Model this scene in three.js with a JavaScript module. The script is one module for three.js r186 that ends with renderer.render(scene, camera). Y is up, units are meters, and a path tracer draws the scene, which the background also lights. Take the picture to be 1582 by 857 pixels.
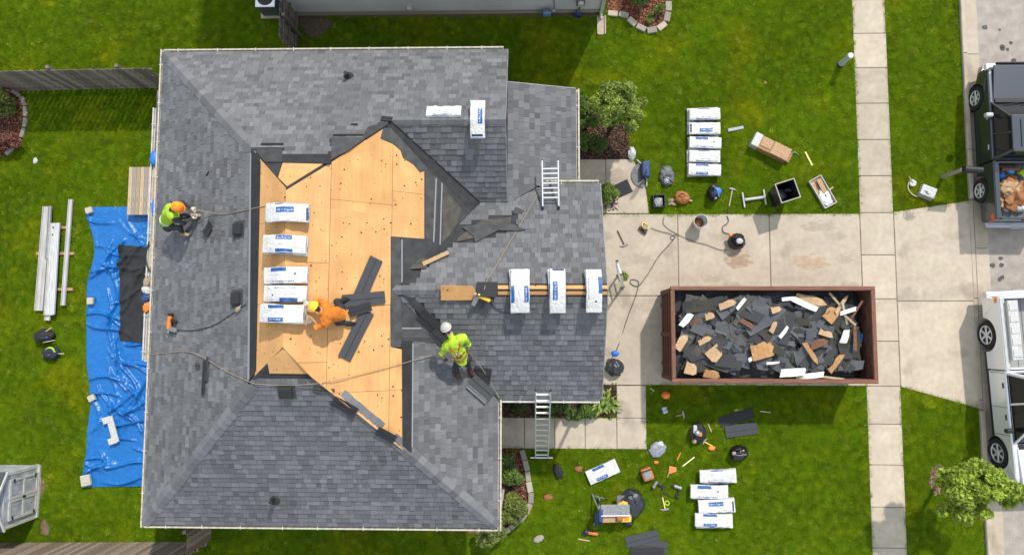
import * as THREE from 'three';
import { mergeGeometries, mergeVertices } from 'three/addons/utils/BufferGeometryUtils.js';
import { RoundedBoxGeometry } from 'three/addons/geometries/RoundedBoxGeometry.js';
import { ImprovedNoise } from 'three/addons/math/ImprovedNoise.js';

// ---------------------------------------------------------------- camera, sky, sun, exposure
const scene = new THREE.Scene();
const V3 = (x, y, z) => new THREE.Vector3(x, y, z);
const CAM_H = 21.4, FOC = 1068.6, PITCH = 0.0772, ROLL = 0.0268;   // a drone hovering over the house, looking almost straight down
const camDown = V3(0, -Math.sin(PITCH), Math.cos(PITCH));
const camD0 = V3(0, -Math.cos(PITCH), -Math.sin(PITCH));
const camFwd = camD0.clone().multiplyScalar(Math.cos(ROLL)).add(V3(-Math.sin(ROLL), 0, 0));
const camRight = V3(Math.cos(ROLL), 0, 0).add(camD0.clone().multiplyScalar(Math.sin(ROLL)));
const camera = new THREE.PerspectiveCamera(2 * Math.atan(428.5 / FOC) * 180 / Math.PI, 1024 / 554, 0.1, 500);
camera.position.set(0, CAM_H, 0);
camera.up.copy(camDown).negate();
camera.lookAt(camera.position.clone().add(camFwd));

const sunDir = V3(0.40, 1, -0.85).normalize();
// a bright, slightly hazy sky: pale blue overhead, whiter towards the horizon and round the sun
{
  const w = 256, h = 128, d = new Float32Array(w * h * 4);
  for (let j = 0; j < h; j++) for (let i = 0; i < w; i++) {
    const el = ((j + .5) / h - .5) * Math.PI, az = ((i + .5) / w - .5) * 2 * Math.PI, y = Math.sin(el), k = (j * w + i) * 4;
    const c = Math.max(0, Math.cos(el) * Math.cos(az) * sunDir.x + y * sunDir.y + Math.cos(el) * Math.sin(az) * sunDir.z), t = Math.pow(Math.max(0, y), .5), halo = 1 + .7 * Math.pow(c, 8), b = .60 * (1.10 - .2 * t) * halo;
    const col = y > -.02 ? [b * (.97 - .14 * t), b * (.985 - .04 * t), b * (1.0 + .09 * t)] : [.09, .09, .07];
    d.set([...col, 1], k);
  }
  const t = new THREE.DataTexture(d, w, h, THREE.RGBAFormat, THREE.FloatType); t.mapping = THREE.EquirectangularReflectionMapping; t.magFilter = t.minFilter = THREE.LinearFilter; t.wrapS = THREE.RepeatWrapping; t.needsUpdate = true;
  scene.background = t; scene.environment = t;
}
const sun = new THREE.DirectionalLight(0xfff6ec, 2.45);
sun.position.copy(sunDir).multiplyScalar(60);
sun.castShadow = true;
Object.assign(sun.shadow.camera, { left: -25, right: 25, top: 25, bottom: -25, near: 1, far: 140 });
sun.shadow.mapSize.set(4096, 4096);
sun.shadow.radius = 3;
scene.add(sun, sun.target);

const renderer = new THREE.WebGLRenderer({ antialias: true });
renderer.setSize(1024, 554);
renderer.toneMapping = THREE.LinearToneMapping;
renderer.toneMappingExposure = 1.78;
renderer.shadowMap.enabled = true;

// ---------------------------------------------------------------- helpers
let seed = 12345;
const rnd = () => { seed = (seed + 0x6D2B79F5) | 0; let t = Math.imul(seed ^ (seed >>> 15), 1 | seed); t = (t + Math.imul(t ^ (t >>> 7), 61 | t)) ^ t; return ((t ^ (t >>> 14)) >>> 0) / 4294967296; };
const rr = (a, b) => a + (b - a) * rnd();
const pick = a => a[Math.floor(rnd() * a.length)];
const perlin = new ImprovedNoise();
const nz = (x, y, z = 0) => perlin.noise(x + 100.3, y + 57.7, z + 11.1);
const fbm = (x, y, z = 0, o = 4) => { let s = 0, a = 0.5; for (let i = 0; i < o; i++) { s += a * nz(x, y, z + i * 7.3); x *= 2.03; y *= 2.03; a *= 0.5; } return s; };
const sm = (a, b, x) => { const t = Math.min(1, Math.max(0, (x - a) / (b - a))); return t * t * (3 - 2 * t); };

// measured positions: the world point at height h seen at a point of the 1582 x 857 survey photograph
function G(px, py, h = 0) {
  const d = camFwd.clone().addScaledVector(camRight, (px - 791) / FOC).addScaledVector(camDown, (py - 428.5) / FOC);
  return camera.position.clone().addScaledVector(d, (h - CAM_H) / d.y);
}
const gxz = (px, py, h = 0) => { const p = G(px, py, h); return [p.x, p.z]; };
const ang = (x0, y0, x1, y1) => -Math.atan2(y1 - y0, x1 - x0);

const taken = new Map();
function numbered(n) { const k = taken.get(n) || 0; taken.set(n, k + 1); return k ? `${n}_${String(k).padStart(3, '0')}` : n; }
function shade(o) { o.castShadow = true; o.receiveShadow = true; return o; }
function tag(o, label, category, group) { Object.assign(o.userData, { label, category }); if (group) o.userData.group = group; return o; }
function thing(name, label, category, group) { const o = new THREE.Group(); o.name = numbered(name); scene.add(o); return tag(o, label, category, group); }
function part(name, geo, mat, parent) { const m = shade(new THREE.Mesh(geo, mat)); m.name = name; parent.add(m); return m; }
function solo(name, geo, mat, label, category, group) { const m = shade(new THREE.Mesh(geo, mat)); m.name = numbered(name); scene.add(m); return tag(m, label, category, group); }
function struct(name, geo, mat) { const m = geo ? shade(new THREE.Mesh(geo, mat)) : new THREE.Group(); m.name = numbered(name); m.userData.kind = 'structure'; scene.add(m); return m; }
function at(o, px, py, h = 0, turn = 0) { o.position.copy(G(px, py, h)); o.rotation.y = turn; return o; }

// textures
function tex(w, h, fn, { rep, srgb = true } = {}) {
  const d = new Uint8Array(w * h * 4);
  for (let y = 0; y < h; y++) for (let x = 0; x < w; x++) {
    const c = fn(x / w, y / h), i = (y * w + x) * 4;
    for (let k = 0; k < 3; k++) d[i + k] = Math.max(0, Math.min(255, Math.round(255 * (c.length ? c[k] : c))));
    d[i + 3] = 255;
  }
  const t = new THREE.DataTexture(d, w, h, THREE.RGBAFormat);
  t.magFilter = THREE.LinearFilter; t.minFilter = THREE.LinearMipmapLinearFilter; t.generateMipmaps = true;
  t.wrapS = t.wrapT = THREE.RepeatWrapping;
  if (srgb) t.colorSpace = THREE.SRGBColorSpace;
  if (rep) t.repeat.set(rep, rep);
  t.needsUpdate = true;
  return t;
}
function canvasTex(w, h, draw) {
  const c = document.createElement('canvas'); c.width = w; c.height = h;
  draw(c.getContext('2d'), w, h);
  const t = new THREE.CanvasTexture(c); t.colorSpace = THREE.SRGBColorSpace; t.anisotropy = 4;
  return t;
}
// wrap-around noise in 0..1
const tile = (u, v, f, z) => { const a = fbm(u * f, v * f, z), b = fbm((u - 1) * f, v * f, z), c = fbm(u * f, (v - 1) * f, z), d = fbm((u - 1) * f, (v - 1) * f, z); const x = sm(0.8, 1, u), y = sm(0.8, 1, v); return 0.5 + 0.9 * ((a * (1 - x) + b * x) * (1 - y) + (c * (1 - x) + d * x) * y); };
const grainA = tex(256, 256, (u, v) => { const n = 0.80 + 0.16 * (tile(u, v, 9, 3) - 0.5) * 2 + 0.17 * (rnd() - 0.5); return [n, n, n]; });
const grainRep = r => { const t = grainA.clone(); t.repeat.set(r, r); t.needsUpdate = true; return t; };
const speckle = tex(256, 256, () => { const n = 0.82 + 0.36 * (rnd() - 0.5); return [n, n, n * (0.98 + 0.04 * rnd())]; });
const L = (r, g, b) => new THREE.Color().setRGB(r, g, b);
function mat(color, roughness = 0.8, o = {}) { return new THREE.MeshStandardMaterial({ color, roughness, side: THREE.DoubleSide, ...o }); }
const g1 = grainRep(1), g3 = grainRep(3), g05 = grainRep(0.5);
const M = {
  white: mat(L(.72, .72, .70), .55, { map: g1 }), whitePaint: mat(L(.74, .73, .69), .5, { map: g05 }), cream: mat(L(.66, .61, .50), .6, { map: g1 }),
  black: mat(L(.012, .012, .014), .5), blackCloth: mat(L(.014, .015, .018), .75, { map: g1 }), rubber: mat(L(.015, .015, .016), .85),
  charcoal: mat(L(.035, .037, .042), .9, { map: g3 }), slate: mat(L(.075, .082, .09), .9, { map: g3 }), grey: mat(L(.22, .23, .24), .7, { map: g1 }),
  steel: mat(L(.55, .55, .56), .35, { metalness: .9 }), alu: mat(L(.72, .73, .74), .38, { metalness: .55 }), galv: mat(L(.42, .43, .44), .5, { metalness: .5, map: g1 }),
  orange: mat(L(.72, .19, .02), .5), orangeCloth: mat(L(.85, .25, .02), .85, { map: g1 }), lime: mat(L(.52, .80, .03), .8, { map: g1 }), yellow: mat(L(.85, .55, .03), .45),
  helmetOrange: mat(L(.90, .28, .01), .35), helmetYellow: mat(L(.90, .55, .03), .35), helmetWhite: mat(L(.45, .44, .42), .45),
  blue: mat(L(.02, .16, .55), .5), blueDark: mat(L(.015, .045, .14), .6), denim: mat(L(.02, .03, .06), .85, { map: g1 }), red: mat(L(.45, .05, .03), .5),
  wood: mat(L(.58, .38, .20), .8, { map: g1 }), woodPale: mat(L(.68, .54, .34), .8, { map: g1 }), woodGrey: mat(L(.42, .38, .33), .85, { map: g1 }), woodDark: mat(L(.12, .055, .03), .75, { map: g1 }),
  cardboard: mat(L(.50, .28, .14), .9, { map: g1 }), cardLight: mat(L(.62, .40, .22), .9, { map: g1 }), leather: mat(L(.42, .16, .05), .7, { map: g1 }), tan: mat(L(.5, .38, .25), .8, { map: g1 }),
  silver: mat(L(.40, .43, .47), .4, { metalness: .3, map: g1 }), rope: mat(L(.28, .22, .15), .9), cord: mat(L(.10, .085, .07), .7), cordDark: mat(L(.03, .028, .026), .7),
  stone: mat(L(.46, .41, .34), .9, { map: g1 }), stone2: mat(L(.38, .33, .28), .9, { map: g1 }), felt: mat(L(.062, .066, .07), .93, { map: g05 }), felt2: mat(L(.085, .088, .09), .93, { map: g05 }), feltDark: mat(L(.030, .032, .036), .9, { map: g05 }), feltBrown: mat(L(.11, .10, .085), .93, { map: g05 }),
  seam: mat(L(.22, .23, .24), .9), brick: mat(L(.3, .12, .07), .9, { map: g1 }),
  plastic: new THREE.MeshPhysicalMaterial({ color: L(.8, .83, .86), roughness: .3, transmission: .55, thickness: 0, side: THREE.DoubleSide }),
  glassDark: new THREE.MeshPhysicalMaterial({ color: L(.010, .011, .013), roughness: .05, ior: 1.4, side: THREE.DoubleSide }),
  shed: mat(L(.52, .55, .60), .6, { map: g05 }), skin: mat(L(.45, .25, .16), .6),
};

// geometry
function rbox(w, h, d, r = 0.01, x = 0, y = 0, z = 0, s = 2) { const g = new RoundedBoxGeometry(w, h, d, s, Math.min(r, w / 2.01, h / 2.01, d / 2.01)); g.translate(x, y, z); return g; }
function box(w, h, d, x = 0, y = 0, z = 0) { const g = new THREE.BoxGeometry(w, h, d); g.translate(x, y, z); return g; }
function cyl(r0, r1, h, x = 0, y = 0, z = 0, n = 16, open = false) { const g = new THREE.CylinderGeometry(r0, r1, h, n, 1, open); g.translate(x, y, z); return g; }
function bar(a, b, r0, r1 = r0, n = 8) { // a tapered rod between two points
  const d = b.clone().sub(a), g = new THREE.CylinderGeometry(r1, r0, d.length(), n);
  g.applyQuaternion(new THREE.Quaternion().setFromUnitVectors(V3(0, 1, 0), d.clone().normalize())); const m = a.clone().add(b).multiplyScalar(.5); g.translate(m.x, m.y, m.z); return g;
}
function tube(pts, r, n = 8, seg = 10, closed = false) { return new THREE.TubeGeometry(new THREE.CatmullRomCurve3(pts, closed, 'centripetal'), pts.length * seg, r, n, closed); }
function merge(gs) { return mergeGeometries(gs.map(g => { const q = g.index ? g.toNonIndexed() : g; for (const k of Object.keys(q.attributes)) if (!['position', 'normal', 'uv'].includes(k)) q.deleteAttribute(k); return q; })); }
function prism(pts, y0, y1, bev = 0.008) { // upright prism over a plan outline of [x, z]
  const s = new THREE.Shape(pts.map(([x, z]) => new THREE.Vector2(x, -z)));
  const g = new THREE.ExtrudeGeometry(s, { depth: y1 - y0 - (bev ? bev : 0), bevelEnabled: bev > 0, bevelSize: bev, bevelThickness: bev, bevelOffset: -bev, bevelSegments: 1, curveSegments: 8 });
  g.rotateX(-Math.PI / 2); g.translate(0, y0, 0); return g;
}
function sheet(pts, y) { const s = new THREE.Shape(pts.map(([x, z]) => new THREE.Vector2(x, -z))); const g = new THREE.ShapeGeometry(s); g.rotateX(-Math.PI / 2); g.translate(0, y, 0); return g; }
const inPoly = (x, y, p) => { let c = false; for (let i = 0, j = p.length - 1; i < p.length; j = i++) if ((p[i][1] > y) !== (p[j][1] > y) && x < (p[j][0] - p[i][0]) * (y - p[i][1]) / (p[j][1] - p[i][1]) + p[i][0]) c = !c; return c; };
function clipRect(poly, x0, x1, y0, y1) {
  const cut = (p, f, mk) => { const o = []; for (let i = 0; i < p.length; i++) { const a = p[i], b = p[(i + 1) % p.length], fa = f(a), fb = f(b); if (fa >= 0) o.push(a); if ((fa >= 0) !== (fb >= 0)) { const t = fa / (fa - fb); o.push([a[0] + (b[0] - a[0]) * t, a[1] + (b[1] - a[1]) * t]); } } return o; };
  let p = cut(poly, a => a[0] - x0); if (p.length) p = cut(p, a => x1 - a[0]); if (p.length) p = cut(p, a => a[1] - y0); if (p.length) p = cut(p, a => y1 - a[1]);
  return p;
}
const area = p => { let s = 0; for (let i = 0; i < p.length; i++) { const a = p[i], b = p[(i + 1) % p.length]; s += a[0] * b[1] - a[1] * b[0]; } return s / 2; };
function lump(rx, ry, rz, amp = .15, f = 2.2, s = 0, n = 24) { // a soft crumpled body resting on y = 0
  const g = new THREE.SphereGeometry(1, n, Math.round(n * .7)); const p = g.attributes.position;
  for (let i = 0; i < p.count; i++) { const x = p.getX(i), y = p.getY(i), z = p.getZ(i); const k = 1 + amp * 2 * fbm(x * f + s, y * f + s * 1.7, z * f, 3); p.setXYZ(i, x * k * rx, Math.max(-.55, y * k) * ry + .55 * ry, z * k * rz); }
  g.computeVertexNormals(); return g;
}
// dented surface-net mesh of a distance field
function surfaceNet(sdf, lo, hi, cell) {
  const n = [0, 1, 2].map(k => Math.ceil((hi[k] - lo[k]) / cell) + 2), [nx, ny, nz_] = n;
  const F = new Float32Array(nx * ny * nz_); const id = (i, j, k) => i + nx * (j + ny * k);
  for (let k = 0; k < nz_; k++) for (let j = 0; j < ny; j++) for (let i = 0; i < nx; i++) F[id(i, j, k)] = sdf(lo[0] + i * cell, lo[1] + j * cell, lo[2] + k * cell);
  const vi = new Int32Array(nx * ny * nz_).fill(-1), pos = [], idx = [];
  const E = [[0, 1], [2, 3], [4, 5], [6, 7], [0, 2], [1, 3], [4, 6], [5, 7], [0, 4], [1, 5], [2, 6], [3, 7]];
  for (let k = 0; k < nz_ - 1; k++) for (let j = 0; j < ny - 1; j++) for (let i = 0; i < nx - 1; i++) {
    const c = []; let m = 0; for (let q = 0; q < 8; q++) { const v = F[id(i + (q & 1), j + ((q >> 1) & 1), k + (q >> 2))]; c.push(v); if (v < 0) m |= 1 << q; }
    if (m === 0 || m === 255) continue;
    let x = 0, y = 0, z = 0, w = 0;
    for (const [a, b] of E) if ((c[a] < 0) !== (c[b] < 0)) { const t = c[a] / (c[a] - c[b]); x += (a & 1) + ((b & 1) - (a & 1)) * t; y += ((a >> 1) & 1) + (((b >> 1) & 1) - ((a >> 1) & 1)) * t; z += (a >> 2) + ((b >> 2) - (a >> 2)) * t; w++; }
    vi[id(i, j, k)] = pos.length / 3; pos.push(lo[0] + (i + x / w) * cell, lo[1] + (j + y / w) * cell, lo[2] + (k + z / w) * cell);
  }
  const quad = (a, b, c, d, f) => { if (a < 0 || b < 0 || c < 0 || d < 0) return; if (f) idx.push(a, b, c, a, c, d); else idx.push(a, c, b, a, d, c); };
  for (let k = 1; k < nz_ - 1; k++) for (let j = 1; j < ny - 1; j++) for (let i = 1; i < nx - 1; i++) {
    const s = F[id(i, j, k)] < 0;
    if (s !== (F[id(i + 1, j, k)] < 0)) quad(vi[id(i, j - 1, k - 1)], vi[id(i, j, k - 1)], vi[id(i, j, k)], vi[id(i, j - 1, k)], s);
    if (s !== (F[id(i, j + 1, k)] < 0)) quad(vi[id(i - 1, j, k - 1)], vi[id(i - 1, j, k)], vi[id(i, j, k)], vi[id(i, j, k - 1)], s);
    if (s !== (F[id(i, j, k + 1)] < 0)) quad(vi[id(i - 1, j - 1, k)], vi[id(i, j - 1, k)], vi[id(i, j, k)], vi[id(i - 1, j, k)], s);
  }
  const g = new THREE.BufferGeometry(); g.setAttribute('position', new THREE.Float32BufferAttribute(pos, 3)); g.setIndex(idx); g.computeVertexNormals();
  g.setAttribute('uv', new THREE.Float32BufferAttribute(new Float32Array(pos.length / 3 * 2).map((_, i) => i % 2 ? pos[(i >> 1) * 3 + 2] : pos[(i >> 1) * 3]), 2));
  return g;
}

// ---------------------------------------------------------------- the ground
const bare = [];                                    // plan outlines on which no grass grows
const inBare = (x, z) => bare.some(p => x > p.bx0 && x < p.bx1 && z > p.bz0 && z < p.bz1 && inPoly(x, z, p));
function keepBare(p) { p.bx0 = Math.min(...p.map(a => a[0])); p.bx1 = Math.max(...p.map(a => a[0])); p.bz0 = Math.min(...p.map(a => a[1])); p.bz1 = Math.max(...p.map(a => a[1])); bare.push(p); return p; }

const lawnTone = (x, z) => { const a = fbm(x * .35, z * .35, 1, 4), b = fbm(x * 1.6, z * 1.6, 5, 3), c = fbm(x * 5, z * 5, 9, 2); return a * .9 + b * .55 + c * .35; };
const lawnMap = tex(1024, 1024, (u, v) => {
  const x = (u - .5) * 40, z = (v - .5) * 40, t = lawnTone(x, z), s = .5 + .5 * t + .10 * (rnd() - .5), y = sm(.1, .55, fbm(x * .5 + 40, z * .5, 3, 3)) * .5;
  return [.22 + .12 * s + .06 * y, .28 + .12 * s + .02 * y, .03 + .03 * s];
});
lawnMap.wrapS = lawnMap.wrapT = THREE.MirroredRepeatWrapping;
{
  const g = new THREE.PlaneGeometry(240, 240, 60, 60); g.rotateX(-Math.PI / 2);
  const p = g.attributes.position, uv = g.attributes.uv;
  for (let i = 0; i < p.count; i++) uv.setXY(i, p.getX(i) / 40 + .5, p.getZ(i) / 40 + .5);
  struct('lawn', g, new THREE.MeshPhysicalMaterial({ map: lawnMap, roughness: 1, specularIntensity: .1 }));
}

const concreteMap = tex(512, 512, (u, v) => {
  const n = tile(u, v, 6, 2) - .5, m = tile(u, v, 22, 8) - .5, f = rnd() - .5, pit = rnd() > .9965 ? -.16 : 0, bl = sm(.62, .8, tile(u, v, 3.1, 31)) * .08;
  const s = .86 + .10 * n + .09 * m + .05 * f + pit - bl; return [s, s * (.985 + .02 * n), s * (.96 + .05 * m)];
}, { rep: .28 });
const concreteBump = tex(256, 256, () => .5 + .5 * (rnd() - .5), { rep: 1.2, srgb: false });
const CONC = [L(.625, .55, .445), L(.59, .525, .43), L(.645, .57, .465), L(.575, .51, .42)].map(c => mat(c, .93, { map: concreteMap, bumpMap: concreteBump, bumpScale: .002 }));
const CONC_OLD = [L(.52, .465, .38), L(.55, .485, .39)].map(c => mat(c, .95, { map: concreteMap, bumpMap: concreteBump, bumpScale: .003 }));
const soilMat = mat(L(.075, .055, .035), 1, { map: g1 });
function slabRun(name, cells, mats = CONC, top = .035) {
  const run = struct(name);
  for (const c of cells) { const pts = c.pts || c; part('slab', prism(pts, -.06, top + rr(-.004, .004), .012), c.m || pick(mats), run); }
  return run;
}
const inset = (p, d) => { const cx = p.reduce((s, a) => s + a[0], 0) / p.length, cz = p.reduce((s, a) => s + a[1], 0) / p.length; return p.map(([x, z]) => [x - Math.sign(x - cx) * d, z - Math.sign(z - cz) * d]); };
const rectZ = (x0, x1, z0, z1) => [[x0, z0], [x1, z0], [x1, z1], [x0, z1]];
const SX0 = 10.15, SX1 = 11.18, DZ0 = -3.63, DZ1 = 1.64, CX = 13.46;
{ // sidewalk along the street, its joints as surveyed
  const zs = [-15.2, -13.9, -12.6, G(1345, -60).z, ...[0, 52, 105, 160, 216, 272].map(y => G(1350, y).z), DZ0 - .02, G(1360, 394).z, G(1360, 462).z, G(1362, 527).z, DZ1, ...[655, 718, 783, 846].map(y => G(1372, y).z), 8.4, 9.7, 11, 12.3];
  const cells = []; for (let i = 0; i + 1 < zs.length; i++) { const c = inset(rectZ(SX0, SX1, zs[i], zs[i + 1]), .007); cells.push({ pts: c, m: (i > 5 && i < 10) ? pick(CONC_OLD) : pick(CONC) }); }
  slabRun('sidewalk', cells, CONC);
  keepBare(rectZ(SX0 + .03, SX1 - .03, -16, 13));
}
{ // driveway in two rows of slabs, then the flared apron to the street
  const xs = [1.35, G(1048, 400).x, G(1190, 400).x, SX0], zm = G(1100, 457).z, cells = [];
  for (let i = 0; i < 3; i++) { cells.push(inset(rectZ(xs[i], xs[i + 1], DZ0, zm), .008)); cells.push(inset(rectZ(xs[i], xs[i + 1], zm, DZ1), .008)); }
  const drive = slabRun('driveway', cells);
  keepBare(rectZ(1, SX0 + .1, DZ0 + .03, DZ1 - .03));
  const za = G(1497, 310).z, zb = G(1510, 631).z, zc = G(1440, 465).z;
  const ap = [[[SX1, DZ0 - .05], [CX + .02, za], [CX + .02, zc], [SX1, zc]], [[SX1, zc], [CX + .02, zc], [CX + .02, zb], [SX1, DZ1 + .02]]];
  slabRun('driveway_apron', ap.map(p => inset(p, .007)));
  keepBare([[SX1 - .1, DZ0 + .03], [CX + .1, za + .03], [CX + .1, zb - .03], [SX1 - .1, DZ1 - .03]]);
  // rust and wet stains on the concrete
  const stainA = tex(128, 128, (u, v) => { const r = Math.hypot(u - .5, v - .5) * 2, n = fbm(u * 5, v * 5, 40) * 1.1; return sm(.95, .55, r + n) * (.55 + .45 * tile(u, v, 12, 3)); }, { srgb: false });
  for (const [px, py, w, d, col, op] of [[1140, 402, .95, .62, L(.36, .17, .08), .6], [1253, 405, 1.2, .55, L(.55, .30, .14), .5], [1265, 350, 1.2, .4, L(.28, .24, .2), .4], [1404, 334, .42, .36, L(.22, .21, .2), .75], [1305, 400, .6, .4, L(.3, .27, .24), .35], [990, 400, .9, .4, L(.3, .26, .22), .3], [1100, 430, .8, .3, L(.33, .28, .22), .3]]) {
    const g = new THREE.PlaneGeometry(w, d); g.rotateX(-Math.PI / 2); const q = G(px, py); g.translate(q.x, .046, q.z);
    part('stain', g, new THREE.MeshStandardMaterial({ color: col, roughness: .9, alphaMap: stainA, transparent: true, opacity: op * .6 }), drive).castShadow = false;
  }
}
{ // garden walk to the porch and front walk round the garage
  const xj = G(936, 280).x, z1 = DZ0 - .01;
  const up = [[[G(880, 246).x, G(880, 246).z], [xj, G(936, 246).z], [xj, z1], [G(880, 246).x, z1]], [[xj, G(936, 246).z], gxz(978, 246), gxz(997, 280), [G(1003, 328).x, z1], [xj, z1]]];
  slabRun('garden_walk', up.map(p => inset(p, .006)), [CONC_OLD[1], CONC[3]]);
  up.forEach(keepBare);
  const xs = [750, 810, 857, 904, 953, 999].map(x => G(x, 668).x), za = G(860, 645).z, zb = G(860, 693).z, cells = [];
  for (let i = 0; i < 5; i++) cells.push(inset(rectZ(xs[i], xs[i + 1], za, zb), .006));
  cells.push(inset(rectZ(xs[4], xs[5], DZ1 + .01, za), .006));
  slabRun('front_walk', cells, [CONC[1], CONC[3]]);
  keepBare(rectZ(xs[0], xs[5] - .03, za, zb - .03)); keepBare(rectZ(xs[4], xs[5] - .03, DZ1 - .1, za + .1));
}
{ // street, gutter and kerb
  const asphaltMap = tex(512, 512, (u, v) => { const n = .78 + .30 * (rnd() - .5) + .16 * (tile(u, v, 7, 5) - .5) - (rnd() > .992 ? .2 : 0); return [n, n * .985, n * .97]; }, { rep: .5 });
  const sx = CX + .56;
  const st = struct('street', sheet(rectZ(sx - .05, 30, -60, 60), .014), mat(L(.53, .485, .44), .95, { map: asphaltMap, bumpMap: concreteBump, bumpScale: .006 }));
  const potMat = mat(L(.13, .12, .115), .95, { map: g1 });
  for (let i = 0; i < 14; i++) { const q = i < 7 ? G(rr(1520, 1575), rr(2, 95)) : G(rr(1528, 1575), rr(390, 440)); const r = rr(.03, .09), k = rr(0, 9), p = []; for (let j = 0; j < 11; j++) { const a = j / 11 * 6.283, e = r * (1 + .5 * nz(Math.cos(a) + k, Math.sin(a))); p.push([q.x + e * Math.cos(a), q.z + e * Math.sin(a)]); } part('oil_spot', sheet(p, .019), potMat, st); }
  const gut = struct('gutter_pan'), kerb = struct('kerb'), za = G(1497, 308).z, zb = G(1510, 634).z;
  for (let z = -30; z < 30; z += 3.05) part('slab', prism(inset(rectZ(CX + .15, sx, z, z + 3.05), .006), -.06, .026, .008), pick([CONC[1], CONC[3], CONC_OLD[1]]), gut);
  const seg = (z0, z1, top) => { for (let z = z0; z < z1 - .2; z += 3.05) part('kerb_stone', prism(inset(rectZ(CX, CX + .15, z, Math.min(z + 3.05, z1)), .005), -.06, top, .02), pick([CONC[1], CONC[3]]), kerb); };
  seg(-30, za, .13); seg(za, zb, .04); seg(zb, 30, .13);
  keepBare(rectZ(CX + .01, 31, -40, 40));
}
// planting beds
const chipGeo = (() => { const g = box(.06, .012, .022); return g; })();
function bed(name, pts, color, chips = 0, chipCols = []) {
  keepBare(pts); const b = struct(name, sheet(pts, .012), mat(color, 1, { map: g1 }));
  if (chips) {
    const im = new THREE.InstancedMesh(chipGeo, mat(0xffffff, .95), chips); im.name = numbered('wood_chips'); im.userData = { kind: 'stuff', label: chipCols[3] || 'reddish bark chips spread over a planting bed', category: 'mulch' };
    const xs = pts.map(p => p[0]), zs = pts.map(p => p[1]), d = new THREE.Object3D(); let k = 0, tries = 0;
    while (k < chips && tries++ < chips * 20) { const x = rr(Math.min(...xs), Math.max(...xs)), z = rr(Math.min(...zs), Math.max(...zs)); if (!inPoly(x, z, pts)) continue; d.position.set(x, .02 + rnd() * .025, z); d.rotation.set(rr(-.5, .5), rr(0, 6.3), rr(-.5, .5)); d.scale.setScalar(rr(.6, 1.5)); d.updateMatrix(); im.setMatrixAt(k, d.matrix); const c = chipCols[Math.floor(rnd() * 3)]; im.setColorAt(k, c.clone().multiplyScalar(rr(.6, 1.3))); k++; }
    im.count = k; shade(im); scene.add(im);
  }
  return b;
}
function pxs(list) { return list.map(([x, y]) => gxz(x, y)); }
const redChips = l => [L(.24, .075, .035), L(.32, .14, .08), L(.14, .06, .035), l], darkChips = l => [L(.10, .05, .03), L(.15, .08, .05), L(.05, .03, .02), l];
bed('mulch_bed', pxs([[938, -60], [1030, -60], [1032, 15], [1026, 38], [1006, 48], [986, 42], [966, 24], [938, 20]]), L(.13, .055, .03), 2600, redChips('red bark chips in the bed beside the neighbouring house'));
bed('mulch_bed', pxs([[870, 158], [905, 158], [940, 165], [970, 195], [976, 246], [870, 246]]), L(.05, .032, .02), 1700, darkChips('dark bark chips under the leafy tree by the porch'));
bed('mulch_bed', pxs([[905, 284], [950, 284], [958, 326], [905, 326]]), L(.08, .05, .03), 400, darkChips('dark bark chips around the round bush beside the garage'));
bed('mulch_bed', pxs([[740, 590], [952, 590], [952, 644], [740, 644]]), L(.05, .033, .02), 1200, darkChips('dark bark chips in the strip below the garage wall'));
const seBed = [[730, 694], [806, 694], [813, 720], [817, 745], [820, 770], [812, 792], [796, 808], [775, 822], [740, 826], [700, 822], [700, 694]];
bed('mulch_bed', pxs(seBed), L(.09, .045, .03), 1800, redChips('reddish bark chips in the curved bed by the house corner'));
bed('mulch_bed', pxs([[-40, 134], [20, 140], [36, 155], [40, 185], [32, 215], [10, 240], [-40, 250]]), L(.09, .035, .025), 1000, redChips('dark red bark chips in the rounded bed by the wooden fence'));
bed('mulch_bed', pxs(Array.from({ length: 14 }, (_, i) => [1448 + 13 * Math.cos(i * .449) * (1 + .25 * Math.sin(i * 2.3)), 740 + 22 * Math.sin(i * .449) * (1 + .2 * Math.cos(i * 1.7))])), L(.20, .15, .10), 200, ((l) => [L(.26, .16, .12), L(.30, .2, .15), L(.18, .1, .07), l])('pinkish bark chips around the street tree trunk'));
bed('worn_patch', pxs([[440, 26], [500, 26], [520, 34], [505, 50], [490, 62], [475, 58], [462, 40]]), L(.16, .12, .075), 0);
bed('worn_patch', pxs([[56, 740], [66, 735], [72, 750], [66, 768], [58, 775]]), L(.22, .16, .10), 0);
bed('worn_patch', pxs([[62, 805], [70, 798], [78, 815], [74, 828], [62, 824]]), L(.25, .16, .11), 0);
bed('foundation_strip', pxs([[458, 20], [930, 20], [930, 27], [458, 28]]), L(.16, .12, .08), 0);

// edging stones of the beds, each its own
function edging(label, list, w = .2, len = .34) {
  const e = thing('bed_edging', label, 'edging'), pts = list.map(([x, y]) => G(x, y)), c = new THREE.CatmullRomCurve3(pts), n = Math.max(3, Math.round(c.getLength() / len));
  for (let i = 0; i < n; i++) { const p = c.getPointAt((i + .5) / n), t = c.getTangentAt((i + .5) / n), m = part('edging_stone', rbox(len - .025, .11, w * rr(.9, 1.08), .025), pick([M.stone, M.stone2, CONC[3]]), e); m.position.set(p.x, .05 + rr(-.01, .01), p.z); m.rotation.y = -Math.atan2(t.z, t.x) + rr(-.05, .05); }
  const g = list.map(([x, y]) => gxz(x, y)); return e;
}
edging('curved stone edging round the bed at the house corner', seBed.slice(1, 9), .17);
edging('curved stone edging round the red bark bed beside neighbouring house', [[938, 21], [955, 23], [966, 25], [978, 36], [988, 43], [1006, 48], [1026, 38], [1032, 15], [1030, -30]], .2);
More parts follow.
